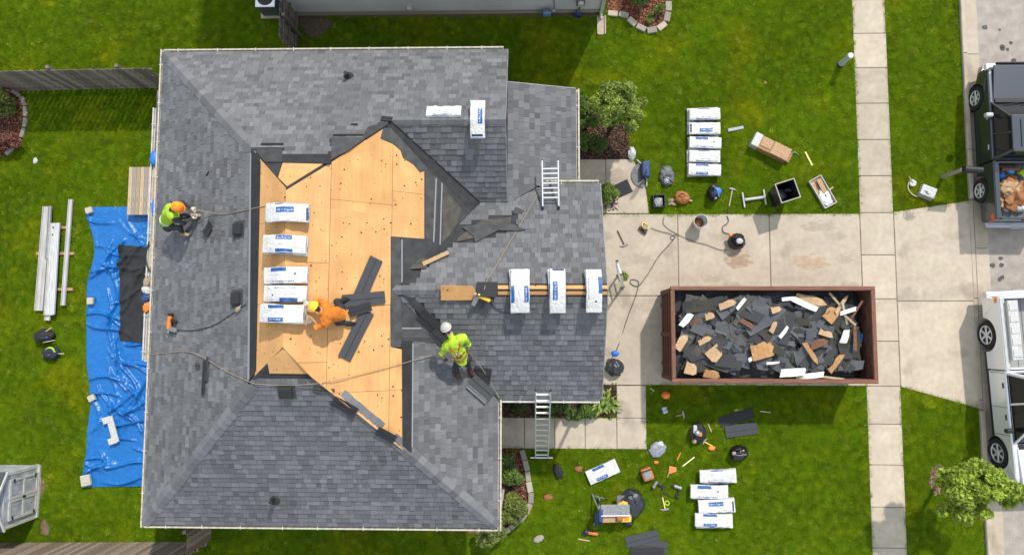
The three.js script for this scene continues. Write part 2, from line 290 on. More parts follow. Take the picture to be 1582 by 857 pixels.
edging('rounded stone edging of the bed by the wooden fence', [[20, 140], [36, 155], [40, 185], [32, 215], [10, 240]], .13);
edging('short row of pale stones at the tree bed by the porch', [[905, 160], [918, 159], [932, 164]], .16);

// ---------------------------------------------------------------- the house under repair
const EH = 3, RH = 5.86;
const Xw = -10.2, Xe = -.86, Zn = -7.69, Zs = 5.09;
const apN = G(443, 290, RH), apS = G(436, 535, RH), xm = (apN.x + apS.x) / 2, zaN = apN.z, zaS = apS.z;
const Zr = G(690, 187, 4.5).z, Xn = -.62;
const pw = (RH - EH) / (xm - Xw), pe = (RH - EH) / (Xe - xm), pn = (RH - EH) / (zaN - Zn), ps = (RH - EH) / (Zs - zaS);
const hr = EH + pn * (Zr - Zn), zws = G(785, 338, EH).z, pws = (hr - EH) / (zws - Zr);
const HG = 4.55, Zg = G(780, 448, HG).z, Xg = 1.88, Zgn = -3.95, Zgs = 1.78, pgn = (HG - EH) / (Zg - Zgn), pgs = (HG - EH) / (Zgs - Zg);
const zt = (zws * pws + Zgn * pgn) / (pws + pgn), ht = EH + pgn * (zt - Zgn);           // level trough between the wing and the garage
const xW2 = Xe - (hr - EH) / pe, xT = Xe - (ht - EH) / pe, xG2 = Xe - (HG - EH) / pe;
const PH0 = ht + .02, Xp = G(890, 210, 2.75).x, pp = (PH0 - 2.75) / (Xp - Xn), Zpn = G(840, 131, 3.05).z, xV = Xn + (PH0 - EH) / pp, zv = Zgn + (PH0 - EH) / pgn;
const house = thing('house', 'grey shingled house with its roof half stripped to bare plywood', 'house');
const slopes = [];
function slope(name, a, b, c, poly) { // height = a + b x + c z over the plan outline
  const s = { name, a, b, c, poly }, k = Math.hypot(b, c); s.gx = b / k; s.gz = c / k; s.cos = 1 / Math.hypot(1, k); s.sin = k * s.cos;
  s.h = (x, z) => a + b * x + c * z;
  s.U = V3(s.gz, 0, -s.gx); s.V = V3(s.gx * s.cos, s.sin, s.gz * s.cos); s.N = V3(-s.gx * s.sin, s.cos, -s.gz * s.sin);
  s.v0 = Math.min(...poly.map(([x, z]) => x * s.gx + z * s.gz)) / s.cos;
  s.uv = ([x, z]) => [x * s.gz - z * s.gx, (x * s.gx + z * s.gz) / s.cos - s.v0];
  s.p = (u, v, n = 0) => { const w = (v + s.v0) * s.cos, x = u * s.gz + w * s.gx, z = -u * s.gx + w * s.gz; return V3(x, s.h(x, z), z).addScaledVector(s.N, n); };
  s.px = (px, py) => { let h = 4.3, q; for (let i = 0; i < 12; i++) { q = G(px, py, h); h = s.h(q.x, q.z); } return [q.x, q.z]; };
  s.uvPoly = poly.map(s.uv); slopes.push(s); return s;
}
const S = {
  north: slope('roof_slope', EH - pn * Zn, 0, pn, [[Xw, Zn], [Xn, Zn], [Xn, Zr], [xW2, Zr], [xm, zaN]]),
  west: slope('roof_slope', EH - pw * Xw, pw, 0, [[Xw, Zn], [xm, zaN], [xm, zaS], [Xw, Zs]]),
  south: slope('roof_slope', EH + ps * Zs, 0, -ps, [[Xw, Zs], [xm, zaS], [Xe, Zs]]),
  east: slope('roof_slope', EH + pe * Xe, -pe, 0, [[xm, zaN], [xW2, Zr], [xT, zt], [xG2, Zg], [Xe, Zgs], [Xe, Zs], [xm, zaS]]),
  wing: slope('roof_slope', EH + pws * zws, 0, -pws, [[xW2, Zr], [Xn, Zr], [Xn, zt], [xT, zt]]),
  garN: slope('roof_slope', EH - pgn * Zgn, 0, pgn, [[xG2, Zg], [xT, zt], [Xn, zt], [Xn, zv], [xV, Zgn], [Xg, Zgn], [Xg, Zg]]),
  garS: slope('roof_slope', EH + pgs * Zgs, 0, -pgs, [[xG2, Zg], [Xg, Zg], [Xg, Zgs], [Xe, Zgs]]),
  porch: slope('roof_slope', PH0 + pp * Xn, -pp, 0, [[Xn, Zpn], [Xp, Zpn], [Xp, Zgn - .06], [xV, Zgn - .06], [Xn, zv]]),
};
function roofAt(px, py, above = 0) { // point on the roof (or above it) at a surveyed position
  for (const s of slopes) { let h = 4, q; for (let i = 0; i < 14; i++) { q = G(px, py, h); h = s.h(q.x, q.z) + above; } if (inPoly(q.x, q.z, s.poly)) return { p: V3(q.x, h, q.z), s }; }
  const q = G(px, py, EH + above); return { p: q, s: S.west };
}
function slopePrism(s, pts, n0, n1) { // plate lying on a slope, over a plan outline
  let uv = pts.map(s.uv); if (area(uv) < 0) uv = uv.reverse();
  const tri = THREE.ShapeUtils.triangulateShape(uv.map(([u, v]) => new THREE.Vector2(u, v)), []), pos = [], tc = [];
  const put = (a, n) => { const q = s.p(a[0], a[1], n); pos.push(q.x, q.y, q.z); tc.push(a[0], a[1] + n); };
  for (const [i, j, k] of tri) { put(uv[i], n1); put(uv[j], n1); put(uv[k], n1); }
  for (const [i, j, k] of tri) { put(uv[i], n0); put(uv[k], n0); put(uv[j], n0); }
  for (let i = 0; i < uv.length; i++) { const a = uv[i], b = uv[(i + 1) % uv.length]; put(a, n0); put(b, n0); put(b, n1); put(a, n0); put(b, n1); put(a, n1); }
  const g = new THREE.BufferGeometry(); g.setAttribute('position', new THREE.Float32BufferAttribute(pos, 3)); g.setAttribute('uv', new THREE.Float32BufferAttribute(tc, 2)); g.computeVertexNormals(); return g;
}
const onPx = (s, list) => list.map(([x, y]) => s.px(x, y));
// where the old shingles are gone
S.west.bare = [onPx(S.west, [[389, 232], [470, 232], [470, 600], [384, 590]])];
S.north.bare = [onPx(S.north, [[391, 228], [436, 228], [436, 239], [512, 239], [512, 212], [566, 212], [566, 198], [590, 190], [606, 190], [630, 320], [430, 320]])];
S.south.bare = [onPx(S.south, [[370, 500], [520, 500], [508, 588], [385, 588]])];
S.east.bare = [onPx(S.east, [[400, 130], [950, 130], [900, 400], [700, 505], [637, 525], [637, 705], [560, 705], [400, 560]])];
S.garN.bare = [onPx(S.garN, [[600, 450], [690, 350], [800, 325], [800, 352], [735, 372], [706, 372], [632, 440], [625, 450]]), onPx(S.garN, [[762, 441], [950, 441], [950, 460], [762, 460]])];
S.garS.bare = [onPx(S.garS, [[762, 435], [950, 435], [950, 455], [762, 455]]), onPx(S.garS, [[615, 450], [640, 458], [700, 520], [690, 535]])];
S.wing.bare = [onPx(S.wing, [[700, 318], [725, 318], [790, 338], [790, 360], [700, 350]])];
S.porch.bare = [];

const feltMat = mat(L(.045, .048, .052), .95, { map: g05 });
const shingleMat = mat(0xffffff, .93, { vertexColors: true, map: speckle, bumpMap: speckle, bumpScale: .0015 });
const toneCols = []; for (let i = 0; i < 7; i++) { const t = .122 + .02 * i; toneCols.push([t * .985, t * 1.005, t * (1.045 + .015 * (i % 3))]); }
const toneMats = toneCols.map(c => mat(L(...c), .93, { map: speckle }));
const toneOf = (x, z) => { const n = nz(x * .6, z * .6, 4) * 1.6 + 3 + rr(-2.1, 2.1); return Math.max(0, Math.min(6, Math.round(n + (rnd() < .06 ? 2 : 0) - (rnd() < .05 ? 2 : 0)))); };
const WIDTHS = [.11, .15, .20, .27], EXPO = .15, THK = [.011, .016, .022];
const tabGeo = WIDTHS.map(w => THK.map(t => { // one shingle tab: thick butt, thin head
  const a = w / 2 - .0025, p = [], uv = []; const q = (...v) => { for (const [x, y, z] of v) { p.push(x, y, z); uv.push(x * 3, y * 3); } };
  const A = [-a, 0, t], B = [a, 0, t], C = [a, EXPO + .01, .001], D = [-a, EXPO + .01, .001], E = [-a, 0, -.003], F = [a, 0, -.003], Ee = [-a, EXPO + .01, -.003], Ff = [a, EXPO + .01, -.003];
  q(A, B, C, A, C, D, E, F, B, E, B, A, F, Ff, C, F, C, B, Ee, E, A, Ee, A, D);
  const g = new THREE.BufferGeometry(); g.setAttribute('position', new THREE.Float32BufferAttribute(p, 3)); g.setAttribute('uv', new THREE.Float32BufferAttribute(uv, 2)); g.computeVertexNormals(); return g;
}));
const fullTabs = [];
for (const [key, s] of Object.entries(S)) {
  const deck = part('roof_slope', slopePrism(s, s.poly, -.16, -.006), feltMat, house); s.mesh = deck;
  s.pos = []; s.col = []; s.tc = []; s.rest = [];
  const us = s.uvPoly.map(a => a[0]), vs = s.uvPoly.map(a => a[1]), u0 = Math.min(...us), u1 = Math.max(...us), v1 = Math.max(...vs), A0 = area(s.uvPoly) < 0 ? -1 : 1;
  let row = 0;
  for (let v = -.01; v < v1; v += EXPO, row++) {
    let u = u0 - rr(0, .3);
    while (u < u1) {
      const wi = pick([0, 1, 1, 2, 2, 3]), w = WIDTHS[wi], q = s.p(u + w / 2, v + EXPO / 2); const ua = u; u += w;
      if (s.bare.some(b => inPoly(q.x, q.z, b))) continue;
      const c = clipRect(s.uvPoly, ua + .0025, ua + w - .0025, v, v + EXPO + .01); if (c.length < 3) continue;
      const ar = Math.abs(area(c)); if (ar < 3e-4) continue;
      const ti = toneOf(q.x, q.z), th = pick([0, 1, 2]);
      const full = ar > .97 * (w - .005) * (EXPO + .01);
      if (full) fullTabs.push({ s, u: ua + w / 2, v, wi, th, ti, score: w / Math.pow(CAM_H - q.y, 2) * s.cos + rnd() * 2e-4 * (key === 'south' || key === 'garS' || key === 'wing' ? 4 : 1) });
      else s.rest.push({ c: A0 < 0 ? c.slice().reverse() : c, v, t: THK[th], ti });
    }
  }
}
fullTabs.sort((a, b) => b.score - a.score);
fullTabs.forEach((f, i) => {
  const s = f.s, g = tabGeo[f.wi][f.th], o = s.p(f.u, f.v), m = new THREE.Matrix4().makeBasis(s.U, s.V, s.N).setPosition(o);
  if (i < 300) { const me = part('shingle', g, toneMats[f.ti], s.mesh); me.applyMatrix4(m); return; }
  const gg = g.clone().applyMatrix4(m), k = rr(.9, 1.1), c = toneCols[f.ti]; s.pos.push(...gg.attributes.position.array); const off = rnd(); for (let j = 0; j < g.attributes.uv.count; j++) s.tc.push(g.attributes.uv.getX(j) + off, g.attributes.uv.getY(j) + off * 3); for (let j = 0; j < g.attributes.position.count; j++) s.col.push(c[0] * k, c[1] * k, c[2] * k);
});
for (const s of slopes) {
  for (const { c, v, t, ti } of s.rest) { // cut shingles along hips, valleys and rakes
    const col = toneCols[ti], up = a => s.p(a[0], a[1], t + (.001 - t) * (a[1] - v) / (EXPO + .01)), dn = a => s.p(a[0], a[1], -.003), put = (a, q) => { s.pos.push(q.x, q.y, q.z); s.tc.push(a[0] * 3, a[1] * 3); s.col.push(...col); };
    for (let i = 1; i + 1 < c.length; i++) for (const a of [c[0], c[i], c[i + 1]]) put(a, up(a));
    for (let i = 0; i < c.length; i++) { const a = c[i], b = c[(i + 1) % c.length]; put(a, dn(a)); put(b, dn(b)); put(b, up(b)); put(a, dn(a)); put(b, up(b)); put(a, up(a)); }
  }
  const g = new THREE.BufferGeometry(); g.setAttribute('position', new THREE.Float32BufferAttribute(s.pos, 3)); g.setAttribute('uv', new THREE.Float32BufferAttribute(s.tc, 2)); g.setAttribute('color', new THREE.Float32BufferAttribute(s.col, 3)); g.computeVertexNormals();
  const m = part('shingles', g, shingleMat, s.mesh); m.userData.kind = 'stuff';
}
// bare plywood sheets
const plyKnots = []; for (let i = 0; i < 130; i++) plyKnots.push([rr(.02, .98), rr(.02, .98), rnd() < .3 ? rr(.005, .009) : rr(.002, .0045)]);
const plyMap = tex(640, 640, (u, v) => {
  const g = fbm(u * 4 + .35 * fbm(u * 3, v * 1.5, 2), v * 38, 6, 4), b = fbm(u * 5, v * 5, 14, 3); let k = 0;
  for (const [x, y, r] of plyKnots) { const dx = u - x, dy = v - y; if (dx * dx + dy * dy < r * r * 4) { const d = Math.hypot(dx, dy * (.7 + .5 * ((x * 37) % 1))) / r; k = Math.max(k, sm(1.1, .55, d)); } }
  const s = .92 + .08 * g + .17 * b + .03 * (rnd() - .5), t = 1 - k * .72; return [s * t, s * t * (.99 - .22 * k), s * t * (.97 - .35 * k)];
}, { rep: .35 });

const PLY = [L(.66, .365, .145), L(.63, .345, .132), L(.69, .39, .16), L(.645, .355, .14)].map(c => mat(c, .85, { map: plyMap }));
function sheets(s, woodPx, cells, m) {
  const wood = onPx(s, woodPx);
  for (const [x0, x1, y0, y1] of cells) {
    const xm2 = (x0 + x1) / 2, xa = s.px(x0, 400)[0], xb = s.px(x1, 400)[0], za = s.px(xm2, y0)[1], zb = s.px(xm2, y1)[1], c = clipRect(wood, xa + .004, xb - .004, za + .004, zb - .004);
    if (c.length > 2 && Math.abs(area(c)) > .01) part('plywood_sheet', slopePrism(s, c, -.004, .012 + rr(0, .004)), m || pick(PLY), s.mesh);
  }
}
sheets(S.east, [[441, 294], [500, 258], [592, 198], [660, 262], [655, 268], [655, 370], [604, 366], [604, 536], [622, 540], [622, 695], [605, 682], [480, 582], [437, 537]],
  [[437, 508, 250, 405], [437, 508, 405, 560], [437, 508, 560, 700], [508, 604, 190, 312], [508, 604, 312, 470], [508, 604, 470, 605], [508, 604, 605, 720], [604, 700, 190, 300], [604, 700, 300, 470], [604, 700, 470, 600], [604, 700, 600, 720]]);
sheets(S.west, [[402, 246], [441, 290], [437, 536], [394, 580]], [[380, 450, 220, 344], [380, 450, 344, 470], [380, 450, 470, 600]]);
sheets(S.north, [[402, 247], [500, 252], [588, 198], [443, 288]], [[390, 500, 190, 300], [500, 620, 190, 300]]);
sheets(S.south, [[437, 538], [394, 576], [484, 577]], [[380, 500, 530, 600]]);
// felt and membrane strips
function strip(s, px, m, n = .024, name = 'underlayment_strip') { return part(name, slopePrism(s, onPx(s, px), -.003, n), m, s.mesh); }
strip(S.west, [[388, 236], [403, 250], [396, 573], [385, 588]], M.feltDark);
strip(S.west, [[387, 236], [389, 238], [386, 586], [383, 588]], M.seam, .027, 'membrane_edge');
strip(S.north, [[392, 231], [436, 231], [435, 251], [409, 251]], M.felt);
strip(S.north, [[436, 239], [512, 239], [509, 254], [435, 252]], M.feltDark, .026);
strip(S.north, [[512, 213], [566, 213], [540, 232], [512, 247]], M.felt2, .028);
strip(S.north, [[568, 197], [600, 188], [598, 193], [566, 214], [560, 213]], M.felt, .026);
strip(S.east, [[592, 197], [604, 199], [662, 262], [648, 266], [638, 254], [622, 244], [618, 232], [606, 222], [587, 214]], M.felt2, .03);
strip(S.east, [[655, 262], [664, 262], [735, 336], [700, 368], [624, 444], [626, 458], [666, 500], [694, 534], [640, 526], [603, 535], [603, 365], [655, 369]], M.felt);
strip(S.east, [[604, 366], [618, 367], [619, 536], [604, 536]], M.felt2, .03);
strip(S.east, [[657, 262], [676, 276], [672, 370], [656, 370]], M.felt2, .03);
strip(S.east, [[684, 290], [712, 322], [706, 345], [682, 380]], M.feltBrown, .03);
strip(S.east, [[620, 526], [637, 526], [635, 700], [621, 688]], M.feltDark, .03);
strip(S.east, [[618, 505], [664, 505], [680, 522], [620, 522]], M.felt2, .034);
for (const q of [[[681, 282], [683, 284], [680, 378], [678, 378]], [[672, 275], [674, 276], [670, 374], [668, 374]], [[619, 370], [621, 370], [621, 440], [619, 440]], [[636, 530], [638, 530], [637, 690], [635, 690]], [[620, 506], [650, 506], [650, 508], [620, 508]]]) strip(S.east, q, M.seam, .036, 'membrane_seam');
strip(S.garN, [[708, 368], [744, 341], [790, 336], [788, 351], [742, 366], [706, 374]], M.feltBrown, .028);
strip(S.garN, [[714, 352], [760, 345], [788, 346], [812, 356], [800, 358], [770, 357], [734, 376], [732, 366]], M.felt2, .05);
strip(S.wing, [[718, 316], [740, 323], [790, 336], [790, 344], [735, 341]], M.feltDark, .03);
strip(S.garS, [[622, 454], [640, 460], [690, 510], [700, 536], [686, 528]], M.felt, .03);
strip(S.garN, [[797, 320], [811, 326], [804, 332], [792, 330]], M.felt2, .02, 'loose_felt');
// the open slot along the garage ridge, two rows of boards
for (const [a, b] of [[768, 846], [846, 905], [905, 940]]) { strip(S.garN, [[a + 1, 441], [b, 441], [b, 446.5], [a + 1, 446.5]], pick(PLY), .012, 'ridge_board'); strip(S.garS, [[a + 1, 450], [b, 450], [b, 455], [a + 1, 455]], pick(PLY), .012, 'ridge_board'); }
// hip and ridge caps, each a folded shingle
function capLine(a, b, s1, s2, skip = () => false, w = .17) {
  const d = b.clone().sub(a), len = d.length(); d.normalize(); const side = s => { const t = s.N.clone().cross(d).normalize(); const c = V3(s.poly.reduce((k, q) => k + q[0], 0) / s.poly.length, 0, s.poly.reduce((k, q) => k + q[1], 0) / s.poly.length).sub(a); if (t.x * c.x + t.z * c.z < 0) t.negate(); return t; };
  const t1 = side(s1), t2 = side(s2), n = V3(0, 1, 0); const step = .21;
  for (let x = 0; x < len - .08; x += step) {
    if (skip(x / len)) continue; const w1 = w * rr(.92, 1.08), lift = .012, x1 = Math.min(len, x + step + .05), pos = [], tc = [];
    const P = (t, k, xx, up) => a.clone().addScaledVector(d, xx).addScaledVector(t, k).addScaledVector(n, up);
    const quad = (p0, p1, p2, p3) => { for (const q of [p0, p1, p2, p0, p2, p3]) { pos.push(q.x, q.y, q.z); tc.push(q.x * 2, q.z * 2); } };
    for (const t of [t1, t2]) { const u0 = P(t, 0, x, lift + .024), u1 = P(t, 0, x1, lift + .006), o0 = P(t, w1, x, lift + .02), o1 = P(t, w1, x1, lift + .004); quad(u0, o0, o1, u1); quad(P(t, 0, x, 0), P(t, w1, x, 0), o0, u0); quad(P(t, w1, x, -.004), P(t, w1, x1, -.004), o1, o0); }
    const g = new THREE.BufferGeometry(); g.setAttribute('position', new THREE.Float32BufferAttribute(pos, 3)); g.setAttribute('uv', new THREE.Float32BufferAttribute(tc, 2)); g.computeVertexNormals();
    part('hip_cap', g, toneMats[Math.max(0, Math.min(6, 4 + Math.round(rr(-2.4, 2.4))))], house);
  }
}
const v3h = (x, z, s) => V3(x, s.h(x, z), z);
const ap1 = v3h(xm, zaN, S.west), ap2 = v3h(xm, zaS, S.west);
capLine(V3(Xw, EH, Zn), ap1, S.north, S.west, t => t > .68);
capLine(V3(Xw, EH, Zs), ap2, S.south, S.west, t => t > .76);
capLine(V3(Xe, EH, Zs), ap2, S.south, S.east, t => t > .73 || (t > .515 && t < .56));
capLine(V3(Xn, hr, Zr), V3(xW2, hr, Zr), S.north, S.wing, t => t > .96, .13);
capLine(V3(xG2 + 1.1, HG, Zg), V3(xG2, HG, Zg), S.garN, S.garS, () => false, .13);
// walls, soffit and openings below the eaves
const wallMat = mat(L(.55, .54, .50), .8, { map: g05 });
const wallRects = [rectZ(Xw + .45, Xe - .45, Zn + .45, Zs - .45), rectZ(-1.4, Xg - .35, Zgn + .4, Zgs - .4), rectZ(-1.4, Xn - .3, Zn + .45, zws)];
wallRects.forEach((r, i) => part('wall', prism(r, -.05, EH - .22 - i * .01, 0), wallMat, house));
part('soffit', prism(rectZ(Xw + .02, Xe - .02, Zn + .02, Zs - .02), EH - .20, EH - .175, 0), M.whitePaint, house);
part('soffit', prism(rectZ(-1, Xg - .02, Zgn + .02, Zgs - .02), EH - .205, EH - .18, 0), M.whitePaint, house);
part('soffit', prism(rectZ(-1.2, Xn - .02, Zn + .03, zws), EH - .21, EH - .185, 0), M.whitePaint, house);
for (const [x, s0, s1, c] of [[Xg - .36, S.garN, S.garS, [Zgn + .05, Zg, Zgs - .05]], [Xn - .31, S.north, S.wing, [Zn + .05, Zr, zt]]]) { // gable ends
  const sh = new THREE.Shape([[-c[0], EH - .2], [-c[1], s0.h(x, c[1]) - .18], [-c[2], EH - .2]].map(a => new THREE.Vector2(...a))); const g = new THREE.ExtrudeGeometry(sh, { depth: .12, bevelEnabled: false }); g.rotateY(Math.PI / 2); g.translate(x - .1, 0, 0); part('gable_wall', g, wallMat, house);
}
{ const gd = part('garage_door', box(.06, 2.2, 4.2, Xg - .33, 1.1, (Zgn + Zgs) / 2), M.whitePaint, house); for (let i = 0; i < 4; i++) part('door_panel', rbox(.03, .48, 4.1, .01, Xg - .29, .28 + i * .54, (Zgn + Zgs) / 2), M.white, gd); }
for (const [x, z, w] of [[Xw + .43, 3, 1.4], [Xw + .43, -5.6, 1.2], [Xe - .43, 3.4, 1.5]]) { const wd = part('window', box(.06, 1.2, w, x, 1.55, z), M.whitePaint, house); part('pane', box(.07, 1.08, w - .14, x, 1.55, z), M.glassDark, wd); }
part('front_door', box(.07, 2.05, .95, Xn - .27, 1.02, -5.2), M.red, house);
// porch: slab, posts
part('porch_slab', prism(rectZ(Xn - .3, Xp - .1, Zpn + .1, Zgn + .4), -.05, .14, .01), CONC[3], house);
for (const z of [Zpn + .25, Zgn - .5]) part('porch_post', box(.14, 2.5, .14, Xp - .2, 1.35, z), M.whitePaint, house);
// gutters: a hung trough on every eave, with straps
function gutter(a, b, out, m = M.cream) {
  const d = b.clone().sub(a), len = d.length(); d.normalize(); const w = .105, h = .085, pr = [[0, .0], [0, -h], [w * .75, -h], [w, -.01], [w - .006, .004], [w - .046, .004], [w - .046, -.004], [w - .012, -.006], [w * .7, -h + .008], [.008, -h + .008], [.008, 0]];
  const sh = new THREE.Shape(pr.map(p => new THREE.Vector2(...p))), g = new THREE.ExtrudeGeometry(sh, { depth: len, bevelEnabled: false });
  const up = V3(0, 1, 0), rev = out.clone().cross(up).dot(d) < 0, bas = new THREE.Matrix4().makeBasis(out, up, rev ? d.clone().negate() : d).setPosition(rev ? b : a);
  g.applyMatrix4(bas); const gm = part('gutter', g, m, house);
  for (let x = .5; x < len - .2; x += 1.05) { const q = a.clone().addScaledVector(d, x + rr(-.1, .1)); const bb = box(Math.abs(out.x) > .5 ? w + .03 : .022, .008, Math.abs(out.x) > .5 ? .022 : w + .03, 0, .008, 0); bb.translate(q.x + out.x * w * .45, q.y, q.z + out.z * w * .45); part('gutter_strap', bb, M.whitePaint, gm); }
}
const GY = EH - .02;
gutter(V3(Xw, GY, Zn), V3(Xn - .12, GY, Zn), V3(0, 0, -1));
gutter(V3(Xw, GY, Zn - .1), V3(Xw, GY, Zs + .1), V3(-1, 0, 0));
gutter(V3(Xw, GY, Zs), V3(Xe, GY, Zs), V3(0, 0, 1));
gutter(V3(Xe, GY, Zgs), V3(Xe, GY, Zs + .1), V3(1, 0, 0));
gutter(V3(Xe + .1, GY, Zgs), V3(Xg - .06, GY, Zgs), V3(0, 0, 1), M.whitePaint);
gutter(V3(xV, GY + .03, Zgn), V3(Xg - .04, GY + .03, Zgn), V3(0, 0, -1));
gutter(V3(Xp, 2.73, Zpn), V3(Xp, 2.73, Zgn - .06), V3(1, 0, 0));
// pale metal rake edges
const rake = (a, b) => part('rake_edge', bar(a, b, .018, .018, 6), M.galv, house);
rake(V3(Xn, EH, Zn), V3(Xn, hr, Zr)); rake(V3(Xn, hr, Zr), V3(Xn, ht, zt)); rake(V3(Xg, EH, Zgn), V3(Xg, HG, Zg)); rake(V3(Xg, HG, Zg), V3(Xg, EH, Zgs)); rake(V3(Xn, PH0, Zpn), V3(Xp, 2.75, Zpn));
// downspouts
for (const [x, z] of [[Xw - .05, Zs - .3], [Xe + .05, Zs - .35], [Xg - .2, Zgs + .05], [Xw - .05, Zn + .4]]) part('downspout', rbox(.07, 2.85, .09, .01, x, 1.42, z), M.whitePaint, house);
// valley liners
for (const [a, b] of [[V3(xW2, hr, Zr), V3(xT, ht, zt)], [V3(xG2, HG, Zg), V3(xT, ht, zt)], [V3(xG2, HG, Zg), V3(Xe, EH, Zgs)], [V3(xT, ht, zt), V3(Xn, ht, zt)]]) part('valley_liner', bar(a, b, .028, .028, 6), M.feltDark, house);
// roof vents
function boxVent(px, py) { const { p, s } = roofAt(px, py), b = rbox(.29, .12, .29, .025, 0, .06, 0); const m = new THREE.Matrix4().makeBasis(s.U, s.N, s.U.clone().cross(s.N)).setPosition(p); b.applyMatrix4(m); const v = part('box_vent', b, M.charcoal, house); const fl = rbox(.42, .012, .42, .005, 0, .018, 0); fl.applyMatrix4(m); part('flashing', fl, M.slate, v); }
boxVent(370, 354); boxVent(367, 461); boxVent(443, 604);
function pipeVent(px, py) { const { p } = roofAt(px, py); const v = part('pipe_vent', cyl(.05, .055, .34, p.x, p.y + .14, p.z, 14), M.black, house); part('boot', cyl(.07, .15, .1, p.x, p.y + .04, p.z, 14), M.charcoal, v); }
pipeVent(538, 119); pipeVent(424, 771);
// lean-to roof over the back door, partly stripped to its boards
{
  const lo = { y0: 140, y1: 556 }, zA = G(235, lo.y0, 2.6).z, zB = G(222, lo.y1, 2.6).z, x1 = Xw - .02, x0 = Xw - .34;
  const zS = G(238, 238, 2.6).z; let z = zS;
  part('lean_to_wall_plate', box(.06, .12, zB - zA, Xw - .12, 2.52, (zA + zB) / 2), M.whitePaint, house);
  while (z < zB - .05) { const w = Math.min(rr(.5, .8), zB - z); const b = part('sheathing_board', box(.33, .02, w - .008, (x0 + x1) / 2, 0, 0), pick([M.woodGrey, M.tan, M.woodPale]), house); b.position.set(0, 2.62 + rr(-.003, .003), z + w / 2); z += w; }
  for (let zz = zA; zz < zS; zz += .24) for (const dx of [0, .165]) part('lean_to_shingle', rbox(.17, .016, .235, .004, x0 + dx + .085, 2.63 + dx * .12, zz + .12), pick(toneMats), house);
  part('lean_to_deck', box(.34, .02, zS - zA, (x0 + x1) / 2, 2.605, (zA + zS) / 2), M.wood, house);
  gutter(V3(x0, 2.64, zA + .5), V3(x0, 2.64, zB), V3(-1, 0, 0), M.whitePaint);
  part('lean_to_fascia', box(.36, .10, .03, (x0 + x1) / 2 - .02, 2.60, zB + .02), M.whitePaint, house);
  for (const zz of [zA + .6, (zA + zB) / 2, zB - .1]) part('lean_to_post', box(.1, 2.55, .1, x0 + .1, 1.27, zz), M.whitePaint, house);
}
wallRects.forEach(r => keepBare(r));
// back deck of wooden boards
{
  const dk = thing('back_deck', 'low deck of weathered tan boards at the back of the house', 'deck'), a = G(199, 258, .3), b = G(199, 332, .3), x1 = Xw + .4; let x = a.x;
  while (x < x1 - .03) { const w = .125; part('deck_board', rbox(w - .008, .03, b.z - a.z, .006, x + w / 2, .3 + rr(-.002, .002), (a.z + b.z) / 2), pick([M.tan, M.woodPale, M.woodGrey]), dk); x += w; }
  for (const z of [a.z + .1, b.z - .1]) part('deck_joist', box(x1 - a.x - .02, .14, .05, (a.x + x1) / 2, .21, z), M.woodDark, dk);
  for (const xx of [a.x + .1, x1 - .15]) for (const z of [a.z + .2, b.z - .2]) part('deck_post', box(.09, .3, .09, xx, .13, z), M.woodDark, dk);
  keepBare(rectZ(a.x, x1, a.z, b.z));
}

